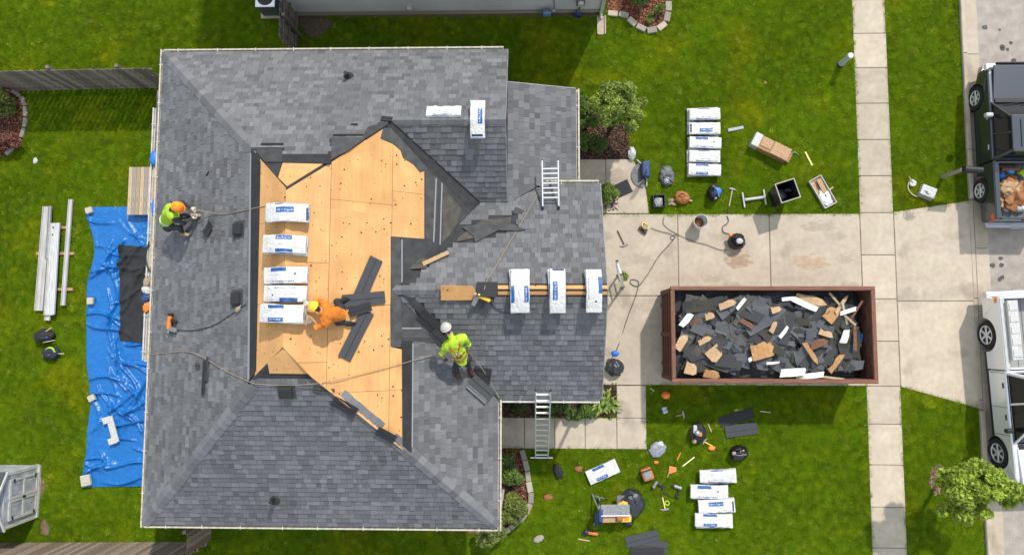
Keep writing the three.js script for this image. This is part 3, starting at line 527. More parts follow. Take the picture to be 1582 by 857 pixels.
// ---------------------------------------------------------------- neighbouring house, fences, shed
{
  const nb = thing('neighbour_house', 'two-storey neighbouring house with white horizontal siding', 'house');
  const a = G(459, 23), b = G(929, 23), z = a.z, w = b.x - a.x, hh = 5.1, cx = (a.x + b.x) / 2;
  part('wall', box(w - .02, hh, 9.98, cx, hh / 2, z - 5.02), M.white, nb);
  part('foundation', box(w + .04, .26, .06, cx, .13, z + .0), CONC_OLD[0], nb);
  for (let y = .27; y < hh - .05; y += .105) { const g = box(w, .103, .018, 0, 0, 0); g.rotateX(-.10); const m = part('siding_board', g, M.siding || (M.siding = mat(L(.90, .90, .91), .55, { map: g05 })), nb); m.position.set(cx, y + .05, z + .012); }
  for (const x of [a.x, b.x]) part('corner_trim', box(.12, hh - .25, .06, x, hh / 2 + .13, z + .015), M.whitePaint, nb);
  const rf = (s) => { const sh = new THREE.Shape([[0, 0], [5.5, 2.2], [5.5, 2.05], [0, -.15]].map(q => new THREE.Vector2(...q))); const g = new THREE.ExtrudeGeometry(sh, { depth: w + .8, bevelEnabled: false }); g.rotateY(Math.PI / 2); if (s) g.scale(1, 1, -1); g.translate(a.x - .4, hh, s ? z - 10.5 : z + .12); return g; };
  part('roof', rf(0), M.slate, nb); part('roof', rf(1), M.slate, nb);
  const ga = part('gable_wall', (() => { const sh = new THREE.Shape([[0, 0], [10, 0], [5, 2]].map(q => new THREE.Vector2(...q))); const g = new THREE.ExtrudeGeometry(sh, { depth: w - .1, bevelEnabled: false }); g.rotateY(Math.PI / 2); g.translate(a.x + .05, hh - .05, z - .02); return g; })(), M.white, nb);
  // downspout at the corner, dryer vent
  part('downspout', merge([rbox(.09, 4.9, .08, .01, b.x - .02, 2.6, z + .09), bar(V3(b.x - .02, .18, z + .09), V3(b.x - .02, .1, z + .25), .045)]), M.whitePaint, nb);
  const dv = G(633, 18, .45); part('dryer_vent', rbox(.16, .14, .1, .02, dv.x, .48, z + .07), M.whitePaint, nb);
  for (let i = 0; i < 3; i++) { const q = G([562, 690, 790][i], 20); part('upper_window', box(1.1, 1.3, .06, q.x, 3.9, z + .02), M.glassDark, nb); }
  keepBare(rectZ(a.x, b.x, z - 10, z));
  // meters on the wall
  const el = thing('electric_meter', 'round grey electric meter box on the white siding', 'meter'); let q = G(897, 20, .8); el.position.set(q.x, 0, z + .03);
  part('housing', rbox(.26, .42, .14, .02, 0, .95, .07), M.grey, el); const dial = cyl(.09, .09, .1, 0, 0, 0, 20); dial.rotateX(Math.PI / 2); dial.translate(0, 1, .19); part('dial', dial, M.alu, el); part('conduit', cyl(.025, .025, .8, 0, .4, .05), M.grey, el);
  const gm = thing('gas_meter', 'blue-grey gas meter with pipes at the foot of the siding', 'meter'); q = G(845, 24, .2); gm.position.set(q.x, 0, z + .16);
  part('housing', rbox(.26, .24, .18, .05, 0, .32, 0), mat(L(.13, .24, .4), .5), gm); part('pipe', tube([V3(-.2, 0, 0), V3(-.2, .5, 0), V3(-.08, .55, 0), V3(-.05, .4, 0)], .02), M.grey, gm); part('pipe', tube([V3(.2, .9, -.1), V3(.2, .55, 0), V3(.07, .55, 0), V3(.05, .4, 0)], .02), M.grey, gm); part('regulator', lump(.08, .06, .08, 0), M.galv, gm).position.set(.2, .5, .02);
  const gp = thing('garden_hose_reel', 'small dark blue hose holder at the foot of the siding', 'hose'); q = G(893, 26, .1); gp.position.set(q.x, .05, z + .16);
  for (let i = 0; i < 4; i++) { const t = new THREE.TorusGeometry(.12 - i * .012, .014, 8, 24); t.translate(0, .13, i * .022); part('hose_coil', t, M.blueDark, gp); } part('bracket', rbox(.06, .2, .14, .01, 0, .14, -.06), M.grey, gp);
  const sb = thing('splash_block', 'tan concrete splash trough below the white downspout', 'splash block'); at(sb, 929, 40, 0);
  part('base', rbox(.26, .03, .6, .01, 0, .04, 0), CONC_OLD[1], sb); for (const s of [-1, 1]) part('side', rbox(.04, .08, .6, .012, s * .12, .065, 0), CONC[3], sb);
  const ac = thing('air_conditioner', 'grey air conditioner unit standing by the wooden fence', 'air conditioner'); at(ac, 422, 12, 0); 
  part('cabinet', rbox(.6, .62, .6, .04, 0, .36, 0), mat(L(.10, .11, .12), .6, { metalness: .3 }), ac); part('top_plate', rbox(.62, .04, .62, .015, 0, .69, 0), M.alu, ac);
  for (let i = 0; i < 5; i++) { const t = new THREE.TorusGeometry(.06 + i * .045, .006, 6, 28); t.rotateX(Math.PI / 2); t.translate(0, .715, 0); part('fan_guard', t, M.charcoal, ac); } part('fan_hub', cyl(.26, .26, .01, 0, .711, 0, 28), M.black, ac); part('pad', box(.75, .06, .75, 0, .03, 0), CONC_OLD[0], ac);
}
function fence(label, a, b, h, faceIn, tones, sp = .155) {
  const f = thing('picket_fence', label, 'fence'), d = b.clone().sub(a), len = d.length(); d.normalize(); const n = V3(-d.z, 0, d.x).multiplyScalar(faceIn); f.position.copy(a);
  const rot = -Math.atan2(d.z, d.x), k = Math.floor(len / sp), geo = (() => { const s = new THREE.Shape([[-.068, 0], [.068, 0], [.068, h - .04], [.035, h], [-.035, h], [-.068, h - .04]].map(q => new THREE.Vector2(...q))); const g = new THREE.ExtrudeGeometry(s, { depth: .018, bevelEnabled: false }); return g; })();
  for (let i = 0; i < k; i++) { const m = part('picket', geo, pick(tones), f); m.position.set(d.x * (i + .5) * sp, .03 + rr(-.012, .012), d.z * (i + .5) * sp); m.rotation.y = rot + rr(-.03, .03); m.rotation.z = rr(-.008, .008); }
  for (const y of [.3, h * .55, h - .22]) { const g = box(len, .085, .04); const m = part('rail', g, tones[0], f); m.position.set(d.x * len / 2 + n.x * .04, y, d.z * len / 2 + n.z * .04); m.rotation.y = rot; }
  for (let x = 0; x <= len + .01; x += 2.1) { const m = part('post', box(.1, h + .03, .1, 0, h / 2, 0), tones[0], f); m.position.set(d.x * x + n.x * .1, 0, d.z * x + n.z * .1); m.rotation.y = rot; }
  return f;
}
const FT = [L(.24, .20, .165), L(.30, .255, .21), L(.19, .16, .13), L(.36, .31, .26)].map(c => mat(c, .9, { map: g1 }));
const FL = [L(.30, .23, .17), L(.37, .29, .21), L(.26, .19, .14), L(.42, .34, .26)].map(c => mat(c, .9, { map: g1 }));
fence('long dark weathered picket fence running from the planting bed to the house', G(-70, 142), G(272, 135), 1.65, -1, FT, .165);
fence('dark picket fence beside the air conditioner and white siding', G(462, -40), G(459, 95), 1.6, -1, FT);
fence('sunlit brown picket fence below the shed and blue tarp', G(-60, 838), G(322, 836), 1.5, 1, FL, .16);
fence('short picket fence section meeting the lower eave of the house', G(327, 800), G(327, 838), 1.5, 1, FL);
{ // garden shed
  const sh = thing('garden_shed', 'small grey garden shed with white trimmed double doors', 'shed'), a = G(61, 718), b = G(59, 798), w = b.z - a.z, hh = 1.42, dp = 1.7; sh.position.set(a.x, 0, (a.z + b.z) / 2);
  part('wall', box(dp, hh, w, -dp / 2, hh / 2, 0), M.shed, sh);
  const gs = new THREE.Shape([[-w / 2, hh], [w / 2, hh], [0, hh + .42]].map(q => new THREE.Vector2(...q))), gg = new THREE.ExtrudeGeometry(gs, { depth: dp - .06, bevelEnabled: false }); gg.rotateY(Math.PI / 2); gg.translate(-dp + .03, 0, 0); part('gable', gg, M.shed, sh);
  for (const s of [-1, 1]) { const g = box(dp + .14, .03, w * .62, 0, 0, 0); g.rotateX(s * .49); g.translate(-dp / 2 - .02, hh + .225, s * w * .262); part('roof', g, M.slate, sh); const t = box(.04, .06, w * .62); t.rotateX(s * .49); t.translate(.06, hh + .215, s * w * .262); part('rake_trim', t, M.whitePaint, sh); }
  for (const s of [-1, 1]) part('corner_trim', box(.09, hh, .09, -.03, hh / 2 + .002, s * (w / 2 - .02)), M.whitePaint, sh);
  part('north_trim', box(dp, .12, .03, -dp / 2, hh - .1, -w / 2 - .014), M.whitePaint, sh);
  for (const s of [-1, 1]) { const d = part('door', box(.03, 1.16, .58, .016, .68, s * .3), M.shed, sh); for (const y of [.14, .68, 1.22]) part('door_rail', box(.03, .075, .58, .034, y, s * .3), M.whitePaint, d); for (const k of [-1, 1]) part('door_stile', box(.03, 1.16, .07, .038, .68, s * .3 + k * .258), M.whitePaint, d); for (const y of [.25, 1.12]) part('hinge', box(.02, .05, .1, .058, y, s * .54), M.black, d); }
  part('latch', box(.04, .1, .06, .06, .7, 0), M.black, sh); part('sill', box(.1, .1, w, .01, .05, 0), M.whitePaint, sh);
  keepBare(rectZ(a.x - dp, a.x + .03, a.z, b.z));
}
// ---------------------------------------------------------------- trees and shrubs
function leafMat(c) { return new THREE.MeshPhysicalMaterial({ color: 0xffffff, vertexColors: true, roughness: .85, transmission: .25, thickness: 0, side: THREE.DoubleSide }); }
const leafM = leafMat();
function foliage(clumps, n, size, col, vary = .35) {
  const pos = [], cl = [], tot = clumps.reduce((s, c) => s + c[3] ** 2, 0), v = V3(0, 0, 0), a = V3(0, 0, 0), b = V3(0, 0, 0);
  for (const [cx, cy, cz, r] of clumps) {
    const k = Math.round(n * r * r / tot), e = rr(.8, 1.2);
    for (let i = 0; i < k; i++) {
      v.set(rr(-1, 1), rr(-1, 1), rr(-1, 1)); if (v.length() > 1) { i--; continue; } const d = v.length(); v.normalize().multiplyScalar(r * Math.pow(d, .45) * rr(.85, 1.12)); v.y *= .8;
      a.set(rr(-1, 1), rr(-.5, .5), rr(-1, 1)).normalize(); b.set(rr(-1, 1), rr(-.7, .7), rr(-1, 1)).cross(a).normalize(); const s = size * rr(.6, 1.35), w = s * rr(.4, .55), f = e * (1 + vary * rr(-1, 1)), y = rnd();
      const p = [cx + v.x, cy + v.y, cz + v.z], q = (x, z) => pos.push(p[0] + a.x * x + b.x * z, p[1] + a.y * x + b.y * z, p[2] + a.z * x + b.z * z);
      q(-s, 0); q(0, -w); q(0, w); q(0, w); q(0, -w); q(s, 0);
      for (let j = 0; j < 6; j++) cl.push((col[0] + .03 * y) * f, (col[1] + .02 * y) * f, col[2] * f);
    }
  }
  const g = new THREE.BufferGeometry(); g.setAttribute('position', new THREE.Float32BufferAttribute(pos, 3)); g.setAttribute('color', new THREE.Float32BufferAttribute(cl, 3)); g.computeVertexNormals(); return g;
}
function clumpsIn(rx, ry, rz, cy, n, r, off = [0, 0]) { // loose boughs: a few big lobes, each with smaller ones straying out
  const o = [], lobes = []; const nl = Math.max(4, Math.round(n / 5)); for (let i = 0; i < nl; i++) { const t = i / nl * 6.283 + rr(-.5, .5), u = rr(.25, .95); lobes.push([Math.cos(t) * u, rr(-.6, .9), Math.sin(t) * u, rr(.7, 1.3)]); }
  for (let i = 0; i < n; i++) { const l = lobes[i % nl], s = .42; o.push([off[0] + rx * (l[0] * 1.05 + rr(-s, s)), cy + ry * (l[1] * .7 + rr(-.5, .5)), off[1] + rz * (l[2] + rr(-s, s)), r * l[3] * rr(.45, 1.05)]); } return o; }
const bark = mat(L(.12, .09, .065), .95, { map: g3 });
function tree(name, label, px, py, rx, rz, h, cy, ry, n, leaves, size, col, off, clr) {
  const t = thing(name, label, name.includes('tree') ? 'tree' : 'shrub'); at(t, px, py, 0); const top = V3(off[0] * .8, cy, off[1] * .8);
  const tr = part('trunk', bar(V3(0, -.05, 0), V3(off[0] * .4, cy * .6, off[1] * .4), .07, .05, 10), bark, t), cl = clumpsIn(rx, ry, rz, cy, n, clr, off);
  for (let i = 0; i < Math.min(12, n); i++) part('limb', bar(V3(off[0] * .35, cy * .5, off[1] * .35), V3(cl[i][0], cl[i][1], cl[i][2]), .028, .008, 6), bark, t);
  part('crown', foliage(cl, leaves, size, col), leafM, t); return t;
}
function shrub(name, label, px, py, rx, rz, h, n, leaves, size, col, clr) {
  const t = thing(name, label, 'shrub'); at(t, px, py, 0); const cl = clumpsIn(rx, h * .4, rz, h * .5, n, clr);
  for (let i = 0; i < Math.min(7, n); i++) part('stem', bar(V3(rr(-.05, .05), -.02, rr(-.05, .05)), V3(cl[i][0] * .8, cl[i][1], cl[i][2] * .8), .018, .006, 6), bark, t);
  part('foliage', foliage(cl, leaves, size, col), leafM, t); return t;
}
tree('garden_tree', 'leafy round green tree in the dark bed by the porch', 944, 196, .60, .70, 2.6, 1.75, .65, 74, 14000, .055, [.21, .30, .035], [.05, -.1], .19);
tree('street_tree', 'young bright green tree on the verge beside the white pickup', 1450, 742, .84, .70, 3, 2.1, .6, 74, 14000, .065, [.25, .35, .025], [-.2, -.22], .2);
shrub('clipped_shrub', 'green shrub between the porch gutter and the garden tree', 902, 200, .26, .66, .9, 22, 8000, .04, [.11, .20, .02], .22);
shrub('low_shrub', 'dark green low shrub below the garden tree in dark bark', 918, 226, .3, .2, .4, 14, 4200, .035, [.07, .14, .015], .16);
shrub('round_bush', 'round bright green bush beside the garage corner', 939, 304, .2, .3, .6, 16, 6500, .025, [.15, .24, .025], .16);
shrub('leafy_shrub', 'large leafy shrub on bark by the front walk', 783, 722, .32, .42, .8, 18, 4200, .055, [.085, .16, .018], .22);
shrub('leafy_shrub', 'bright leafy shrub inside the curved stone edging', 792, 785, .42, .34, .8, 20, 5200, .05, [.16, .22, .03], .2);
shrub('leafy_shrub', 'pale green shrub under the lower corner of the house', 760, 820, .3, .3, .9, 16, 3600, .05, [.17, .22, .04], .2);
shrub('evergreen_shrub', 'dark green clipped shrub in the red bark bed by the neighbour', 987, -8, .34, .36, .9, 16, 5000, .035, [.05, .10, .015], .2);
shrub('small_shrub', 'small yellow-green shrub in red bark nearest its stone edging', 1018, 16, .13, .16, .4, 9, 2200, .03, [.16, .24, .03], .1);
shrub('small_shrub', 'small yellow-green shrub at the tip of the red bark bed', 1003, 32, .13, .14, .35, 9, 2000, .03, [.18, .25, .035], .1);
shrub('leafy_shrub', 'yellow-green shrub in the bed at the end of the dark fence', 14, 172, .2, .42, .8, 16, 3600, .05, [.17, .2, .04], .2);
shrub('red_shrub', 'shrub with dark red leaves and pale stems on the lawn edge', 24, 222, .28, .26, .6, 14, 2600, .045, [.16, .05, .04], .18);
shrub('low_shrub', 'low dark green shrub in the strip under the garage eave', 880, 632, .55, .16, .45, 22, 6500, .035, [.07, .15, .015], .16);
shrub('low_shrub', 'low dark shrub at the corner where house meets garage', 800, 628, .26, .12, .3, 12, 2200, .035, [.05, .09, .015], .12);
shrub('red_shrub', 'small reddish shrub between two green shrubs in curved bed', 797, 752, .12, .1, .3, 8, 900, .035, [.15, .06, .04], .1);
{ // hosta with long arching leaves
  const t = thing('hosta_plant', 'hosta with long arching yellow-green leaves at the front walk', 'plant'); at(t, 934, 620, 0); const hm = [L(.20, .27, .04), L(.14, .22, .03), L(.26, .32, .07)].map(c => new THREE.MeshPhysicalMaterial({ color: c, roughness: .6, transmission: .15, thickness: 0, side: THREE.DoubleSide }));
  for (let i = 0; i < 70; i++) { const a = rr(0, 6.283), len = rr(.2, .46), w = rr(.022, .045), hgt = rr(.1, .36), p = [], idx = []; for (let j = 0; j <= 5; j++) { const u = j / 5, ww = w * Math.sin(Math.PI * Math.min(.98, u * .9 + .1)), x = len * u, y = hgt * Math.sin(u * 2.3) + .02; p.push(x * Math.cos(a) - ww * Math.sin(a), y, x * Math.sin(a) + ww * Math.cos(a), x * Math.cos(a), y - .012, x * Math.sin(a), x * Math.cos(a) + ww * Math.sin(a), y, x * Math.sin(a) - ww * Math.cos(a)); if (j < 5) for (const k of [0, 1]) idx.push(j * 3 + k, j * 3 + k + 1, j * 3 + k + 3, j * 3 + k + 1, j * 3 + k + 4, j * 3 + k + 3); } const g = new THREE.BufferGeometry(); g.setAttribute('position', new THREE.Float32BufferAttribute(p, 3)); g.setIndex(idx); g.computeVertexNormals(); const m = part('leaf', g, pick(hm), t); m.position.set(rr(-.22, .22), 0, rr(-.16, .16)); }
}
// ---------------------------------------------------------------- dumpster and its load
const DX0 = G(1037, 515, 1.6).x, DX1 = G(1355, 519, 1.6).x, DZa = G(1190, 442, 1.6).z, DZb = G(1190, 592, 1.6).z, DH = 1.6;
{
  const rustMap = tex(256, 256, (u, v) => { const n = tile(u, v, 7, 12), m = tile(u, v, 20, 4), s = .62 + .5 * (n - .5) + .3 * (m - .5) + .14 * (rnd() - .5); return [s, s * (.92 + .3 * (m - .5)), s * (.9 + .3 * (m - .5))]; });
  const rust = mat(L(.31, .155, .095), .85, { map: rustMap }), rustIn = rust, rim = mat(L(.44, .22, .135), .75, { map: rustMap });
  const d = thing('dumpster', 'rust-red steel roll-off dumpster full of torn roofing on the driveway', 'dumpster'), cx = (DX0 + DX1) / 2, cz = (DZa + DZb) / 2, w = DX1 - DX0, dd = DZb - DZa; d.position.set(cx, .03, cz);
  part('floor', box(w - .1, .06, dd - .1, 0, .15, 0), rustIn, d);
  for (const s of [-1, 1]) { part('side_wall', box(w - .06, DH - .2, .05, 0, DH / 2 + .05, s * (dd / 2 - .09)), s < 0 ? rust : rust, d); part('end_wall', box(.05, DH - .2, dd - .23, s * (w / 2 - .09), DH / 2 + .05, 0), rustIn, d);
    part('rim', rbox(w, .1, .12, .02, 0, DH - .05, s * (dd / 2 - .06)), rim, d); part('rim', rbox(.12, .098, dd - .24, .02, s * (w / 2 - .06), DH - .05, 0), rim, d);
    for (let x = -w / 2 + .35; x < w / 2; x += .62) part('rib', rbox(.1, DH - .26, .07, .015, x, DH / 2 + .03, s * (dd / 2 - .035)), rust, d);
    part('base_rail', rbox(w, .12, .09, .01, 0, .1, s * (dd / 2 - .5)), rust, d); }
  for (let i = 0; i < 4; i++) part('end_rib', rbox(.075, .09, dd - .1, .015, -w / 2 + .02, .35 + i * .33, 0), rust, d);
  for (let i = 0; i < 3; i++) part('end_post', rbox(.08, DH - .25, .12, .015, -w / 2 + .022, DH / 2, -dd / 2 + .12 + i * (dd / 2 - .12)), rust, d);
  part('hook', rbox(.12, .1, .1, .02, w / 2 + .05, 1.0, .05), M.woodDark, d);
  for (const [x, z] of [[-1, -1], [-1, 1], [1, -1], [1, 1]]) { const g = cyl(.1, .1, .12, 0, 0, 0, 14); g.rotateX(Math.PI / 2); g.translate(x * (w / 2 - .4), .09, z * (dd / 2 - .5)); part('roller', g, M.charcoal, d); }
  // rubble below, then every torn piece on top
  const mound = (x, z) => 1.12 + .22 * (1 - sm(-.2, 1, x / (w / 2))) + .16 * nz(x * .9, z * 1.1, 6) - .1 * sm(.5, 1, Math.abs(z) / (dd / 2)) - .3 * sm(.8, 1, x / (w / 2));
  const fg = new THREE.PlaneGeometry(w - .26, dd - .26, 60, 30); fg.rotateX(-Math.PI / 2); { const p = fg.attributes.position; for (let i = 0; i < p.count; i++) p.setY(i, mound(p.getX(i), p.getZ(i)) - .1 + .12 * nz(p.getX(i) * 5, p.getZ(i) * 5, 2)); fg.computeVertexNormals(); fg.translate(cx, .03, cz); }
  const fl = shade(new THREE.Mesh(fg, M.felt)); fl.name = 'roofing_rubble'; fl.userData = { kind: 'stuff', label: 'dark crushed roofing rubble under the torn pieces in dumpster', category: 'rubble' }; scene.add(fl);
  const scrapGeo = []; // torn shingle sheets: flat, thin, straight-edged, bent a little
  for (let i = 0; i < 10; i++) {
    const a = rr(.55, 1.0), b = rr(.24, .4), g = new THREE.BoxGeometry(a, .006, b, 8, 1, 4), p = g.attributes.position, bend = rr(-.3, .35), tw = rr(-.35, .35), sk = rr(-.35, .35), cut = rr(.1, .4), lift = rr(0, .5), sg = rnd() < .5 ? 1 : -1;
    for (let j = 0; j < p.count; j++) { let x = p.getX(j), y = p.getY(j), z = p.getZ(j); const e = Math.abs(x) > a / 2 - .001; if (e) x += sk * z + .03 * nz(z * 14, i * 3); if (Math.abs(z) > b / 2 - .001) z += .012 * nz(x * 12, i * 5 + z); if (x * sg > a * .2 && z > 0) z *= 1 - cut * (x * sg / (a / 2)); y += bend * x * x + tw * x * z + (x > a * .25 ? lift * (x - a * .25) ** 2 * 2 : 0); p.setXYZ(j, x, y, z); }
    g.computeVertexNormals(); scrapGeo.push(g);
  }
  const boardGeo = []; // splintered boards with sharp corners
  for (let i = 0; i < 6; i++) { const a = rr(.6, .95), b = rr(.26, .42), o = [[-a / 2, -b / 2], [a * rr(.1, .35), -b / 2 + rr(-.02, .02)], [a / 2, -b * rr(.1, .4)], [a / 2 - rr(0, .12), b * rr(.2, .5)], [a * rr(0, .2), b * rr(.3, .5)], [-a * rr(.1, .2), b * rr(.25, .5)], [-a / 2 + rr(0, .1), b / 2]], sh = new THREE.Shape(o.map(q => new THREE.Vector2(...q))), g = new THREE.ExtrudeGeometry(sh, { depth: .012, bevelEnabled: false }); g.rotateX(-Math.PI / 2); boardGeo.push(g); }
  const kinds = [[mat(L(.055, .058, .063), .9, { map: g3 }), 'torn charcoal shingle piece lying in the dumpster', 'torn_shingle', 'charcoal shingle pieces in the dumpster', 100], [mat(L(.125, .133, .145), .9, { map: g3 }), 'torn slate-grey shingle piece lying in the dumpster', 'torn_shingle', 'slate-grey shingle pieces in the dumpster', 100], [mat(L(.055, .052, .04), .92, { map: g3 }), 'torn olive-grey shingle piece lying in the dumpster', 'torn_shingle', 'olive-grey shingle pieces in the dumpster', 40], [M.feltBrown, 'torn brown felt piece lying in the dumpster', 'torn_felt', 'brown felt pieces in the dumpster', 26]];
  const order = []; for (const k of kinds) for (let i = 0; i < k[4]; i++) order.push(k); for (let i = order.length - 1; i > 0; i--) { const j = Math.floor(rnd() * (i + 1)); [order[i], order[j]] = [order[j], order[i]]; }
  order.forEach((k, i) => {
    const m = solo(k[2], scrapGeo[i % 10], k[0], k[1], 'scrap', k[3]), turn = rr(0, 6.28), sx = rr(.65, 1.15), sz = rr(.7, 1.25), bb = (scrapGeo[i % 10].boundingBox || (scrapGeo[i % 10].computeBoundingBox(), scrapGeo[i % 10].boundingBox)), hx = (bb.max.x - bb.min.x) / 2 * sx, hz = (bb.max.z - bb.min.z) / 2 * sz, c = Math.abs(Math.cos(turn)), q = Math.abs(Math.sin(turn)), ex = c * hx + q * hz + .17, ez = q * hx + c * hz + .17;
    const x = rr(-w / 2 + ex, w / 2 - Math.max(ex, .4)), z = rr(-dd / 2 + ez, dd / 2 - ez); m.position.set(cx + x, .03 + mound(x, z) + rr(-.03, .13), cz + z); m.rotation.set(rr(-.2, .2), turn, rr(-.2, .2)); m.scale.set(sx, 1, sz);
  });
  const scrapWood = mat(L(.55, .30, .12), .85, { map: g1 }), scrapPale = mat(L(.66, .44, .24), .85, { map: g1 }), scrapBrown = mat(L(.22, .10, .055), .85, { map: g1 }), paper = mat(L(.64, .64, .62), .8);
  const drop = (name, label, group, m, px, py, a, sx, sz, gi, dy = .22) => { const q = G(px, py, 1.35), o = solo(name, name === 'plywood_scrap' ? boardGeo[gi % 6] : scrapGeo[gi], m, label, 'scrap', group); o.position.set(q.x, .03 + mound(q.x - cx, q.z - cz) + dy, q.z); o.rotation.set(rr(-.18, .18), a, rr(-.18, .18)); o.scale.set(sx * 1.25, 1.2, sz * 1.35); };
  for (const [px, py, a, sx, sz] of [[1102, 545, -.8, .45, .9], [1175, 540, .3, .75, 1.15], [1065, 568, -.2, .4, .7], [1098, 577, -.1, .45, .6], [1252, 463, -.2, .9, .6], [1283, 485, .9, .5, .9], [1262, 530, .4, .5, .55], [1250, 545, -1, .7, .35], [1290, 560, .9, .7, .45], [1072, 497, .6, .35, .4], [1093, 488, .3, .3, .5], [1050, 528, 1, .5, .6], [1195, 478, .3, .3, .4], [1320, 520, 1.45, .8, .22], [1120, 470, .4, .5, .5], [1150, 500, -.5, .45, .35], [1190, 505, 1.2, .4, .3], [1085, 525, .5, .4, .4], [1275, 515, -.3, .45, .5], [1300, 470, .9, .7, .25]]) drop('plywood_scrap', 'broken tan plywood scrap on top of the dumpster load', 'plywood scraps in the dumpster', pick([scrapWood, scrapPale, scrapBrown, scrapPale]), px, py, a, sx, sz, Math.floor(rr(0, 10)));
  for (const [px, py, a, sx, sz] of [[1058, 494, .9, .4, .5], [1207, 513, .95, .55, .3], [1240, 470, -.4, .7, .5], [1214, 462, .1, .5, .3], [1305, 520, 1.3, .45, .4], [1222, 575, .05, .9, .45], [1250, 580, .1, .6, .35], [1140, 470, .9, .35, .3], [1190, 560, .1, .5, .2], [1158, 553, .5, .25, .3], [1310, 480, .3, .4, .25]]) drop('torn_wrapper', 'torn white wrapper lying in the dumpster', 'white wrappers in the dumpster', paper, px, py, a, sx, sz, Math.floor(rr(0, 10)), .26);
  for (const [x0, y0, x1, y1] of [[1297, 478, 1318, 500], [1302, 470, 1310, 500], [1313, 497, 1330, 468], [1285, 455, 1305, 480], [1232, 577, 1300, 585]]) { const a = G(x0, y0, 1.4), b = G(x1, y1, 1.4), g = box(a.distanceTo(b) + .15, .03, .06); const m = solo('wood_stake', g, pick([M.woodPale, scrapBrown, M.tan]), 'narrow wooden stake sticking out of the dumpster load', 'wood', 'wooden stakes in the dumpster'); m.position.copy(a).add(b).multiplyScalar(.5); m.rotation.set(0, ang(x0, y0, x1, y1), rr(-.2, .25)); }
  const bl = solo('blue_scrap', scrapGeo[2], M.blue, 'crumpled blue sheet scrap at the dumpster end wall', 'scrap'); bl.position.copy(G(1331, 522, 1.1)); bl.rotation.set(.1, 1.5, .3); bl.scale.set(.5, 1, .4);
}
// ---------------------------------------------------------------- shingle bundles in printed wrappers
const wrapTex = [0, 1, 2, 3, 4, 5, 6, 7].map(k8 => canvasTex(512, 220, (c, w, h) => {
  const k = k8 % 4; 
  c.fillStyle = '#f3f3f1'; c.fillRect(0, 0, w, h);
  for (let i = 0; i < 900; i++) { c.fillStyle = `rgba(${160 + rnd() * 60},${165 + rnd() * 60},${175 + rnd() * 60},.25)`; c.fillRect(rnd() * w, rnd() * h, rr(2, 30), rr(1, 3)); }
  const glyphs = (x, y, len, s, col) => { c.fillStyle = col; for (let q = x; q < x + len;) { const wd = s * rr(.25, 1.1); c.globalAlpha = rr(.5, .95); c.fillRect(q, y + s * rr(0, .2), wd, s * rr(.45, .8)); q += wd + s * rr(.15, .4); } c.globalAlpha = 1; };
  for (let i = 0; i < 26; i++) { c.fillStyle = `rgba(${120 + rnd() * 50},${112 + rnd() * 40},${98 + rnd() * 40},${rr(.03, .12)})`; c.beginPath(); c.ellipse(rnd() * w, rnd() * h, rr(6, 70), rr(4, 30), rr(0, 3), 0, 6.283); c.fill(); }
  c.strokeStyle = 'rgba(130,135,145,.35)'; for (let i = 0; i < 22; i++) { c.lineWidth = rr(.6, 2.2); c.beginPath(); let x = rnd() * w, y = rnd() * h; c.moveTo(x, y); for (let q = 0; q < 4; q++) { x += rr(-45, 45); y += rr(-18, 18); c.lineTo(x, y); } c.stroke(); }
  if (k8 > 3) { c.translate(w, h); c.rotate(Math.PI); c.translate(rr(-30, 30), rr(-12, 12)); }
  const blue = '#1f5fa8', navy = '#1d3d78';
  if (k === 0) { c.fillStyle = blue; c.fillRect(170, 118, 215, 70); glyphs(185, 132, 180, 38, '#dfe9f5'); c.fillStyle = navy; c.fillRect(12, 20, 30, 170); glyphs(120, 40, 90, 14, '#777'); }
  if (k === 1) { c.fillStyle = blue; c.fillRect(110, 4, 200, 40); c.fillRect(120, 160, 190, 52); glyphs(135, 170, 160, 30, '#e6edf6'); glyphs(210, 90, 50, 18, navy); glyphs(60, 70, 110, 10, '#888'); }
  if (k === 2) { glyphs(190, 160, 150, 22, navy); glyphs(120, 60, 160, 9, '#888'); c.fillStyle = blue; c.fillRect(150, 4, 190, 16); c.fillStyle = navy; c.fillRect(110, 200, 280, 12); }
  if (k === 3) { c.fillStyle = blue; c.fillRect(95, 6, 200, 52); glyphs(70, 100, 170, 10, '#999'); glyphs(120, 186, 250, 22, blue); c.fillStyle = '#3a3d44'; c.fillRect(380, 80, 20, 26); }
  c.strokeStyle = 'rgba(120,125,135,.5)'; c.lineWidth = 2; for (const x of [430, 462, 488]) { c.beginPath(); c.moveTo(x, 0); c.lineTo(x + rr(-6, 6), h); c.stroke(); }
}));
const wrinkle = tex(256, 128, (u, v) => { const a = Math.abs(fbm(u * 9, v * 5, 71, 4)), b = Math.abs(fbm(u * 22 + 3, v * 9, 75, 3)); return .3 + 1.2 * a + .5 * b; }, { srgb: false });
const wrapMats = wrapTex.map(t => mat(L(.66, .66, .655), .42, { map: t, bumpMap: wrinkle, bumpScale: .02 }));
const sideMat = mat(L(.60, .61, .63), .45, { map: wrapTex[3], bumpMap: wrinkle, bumpScale: .01 });
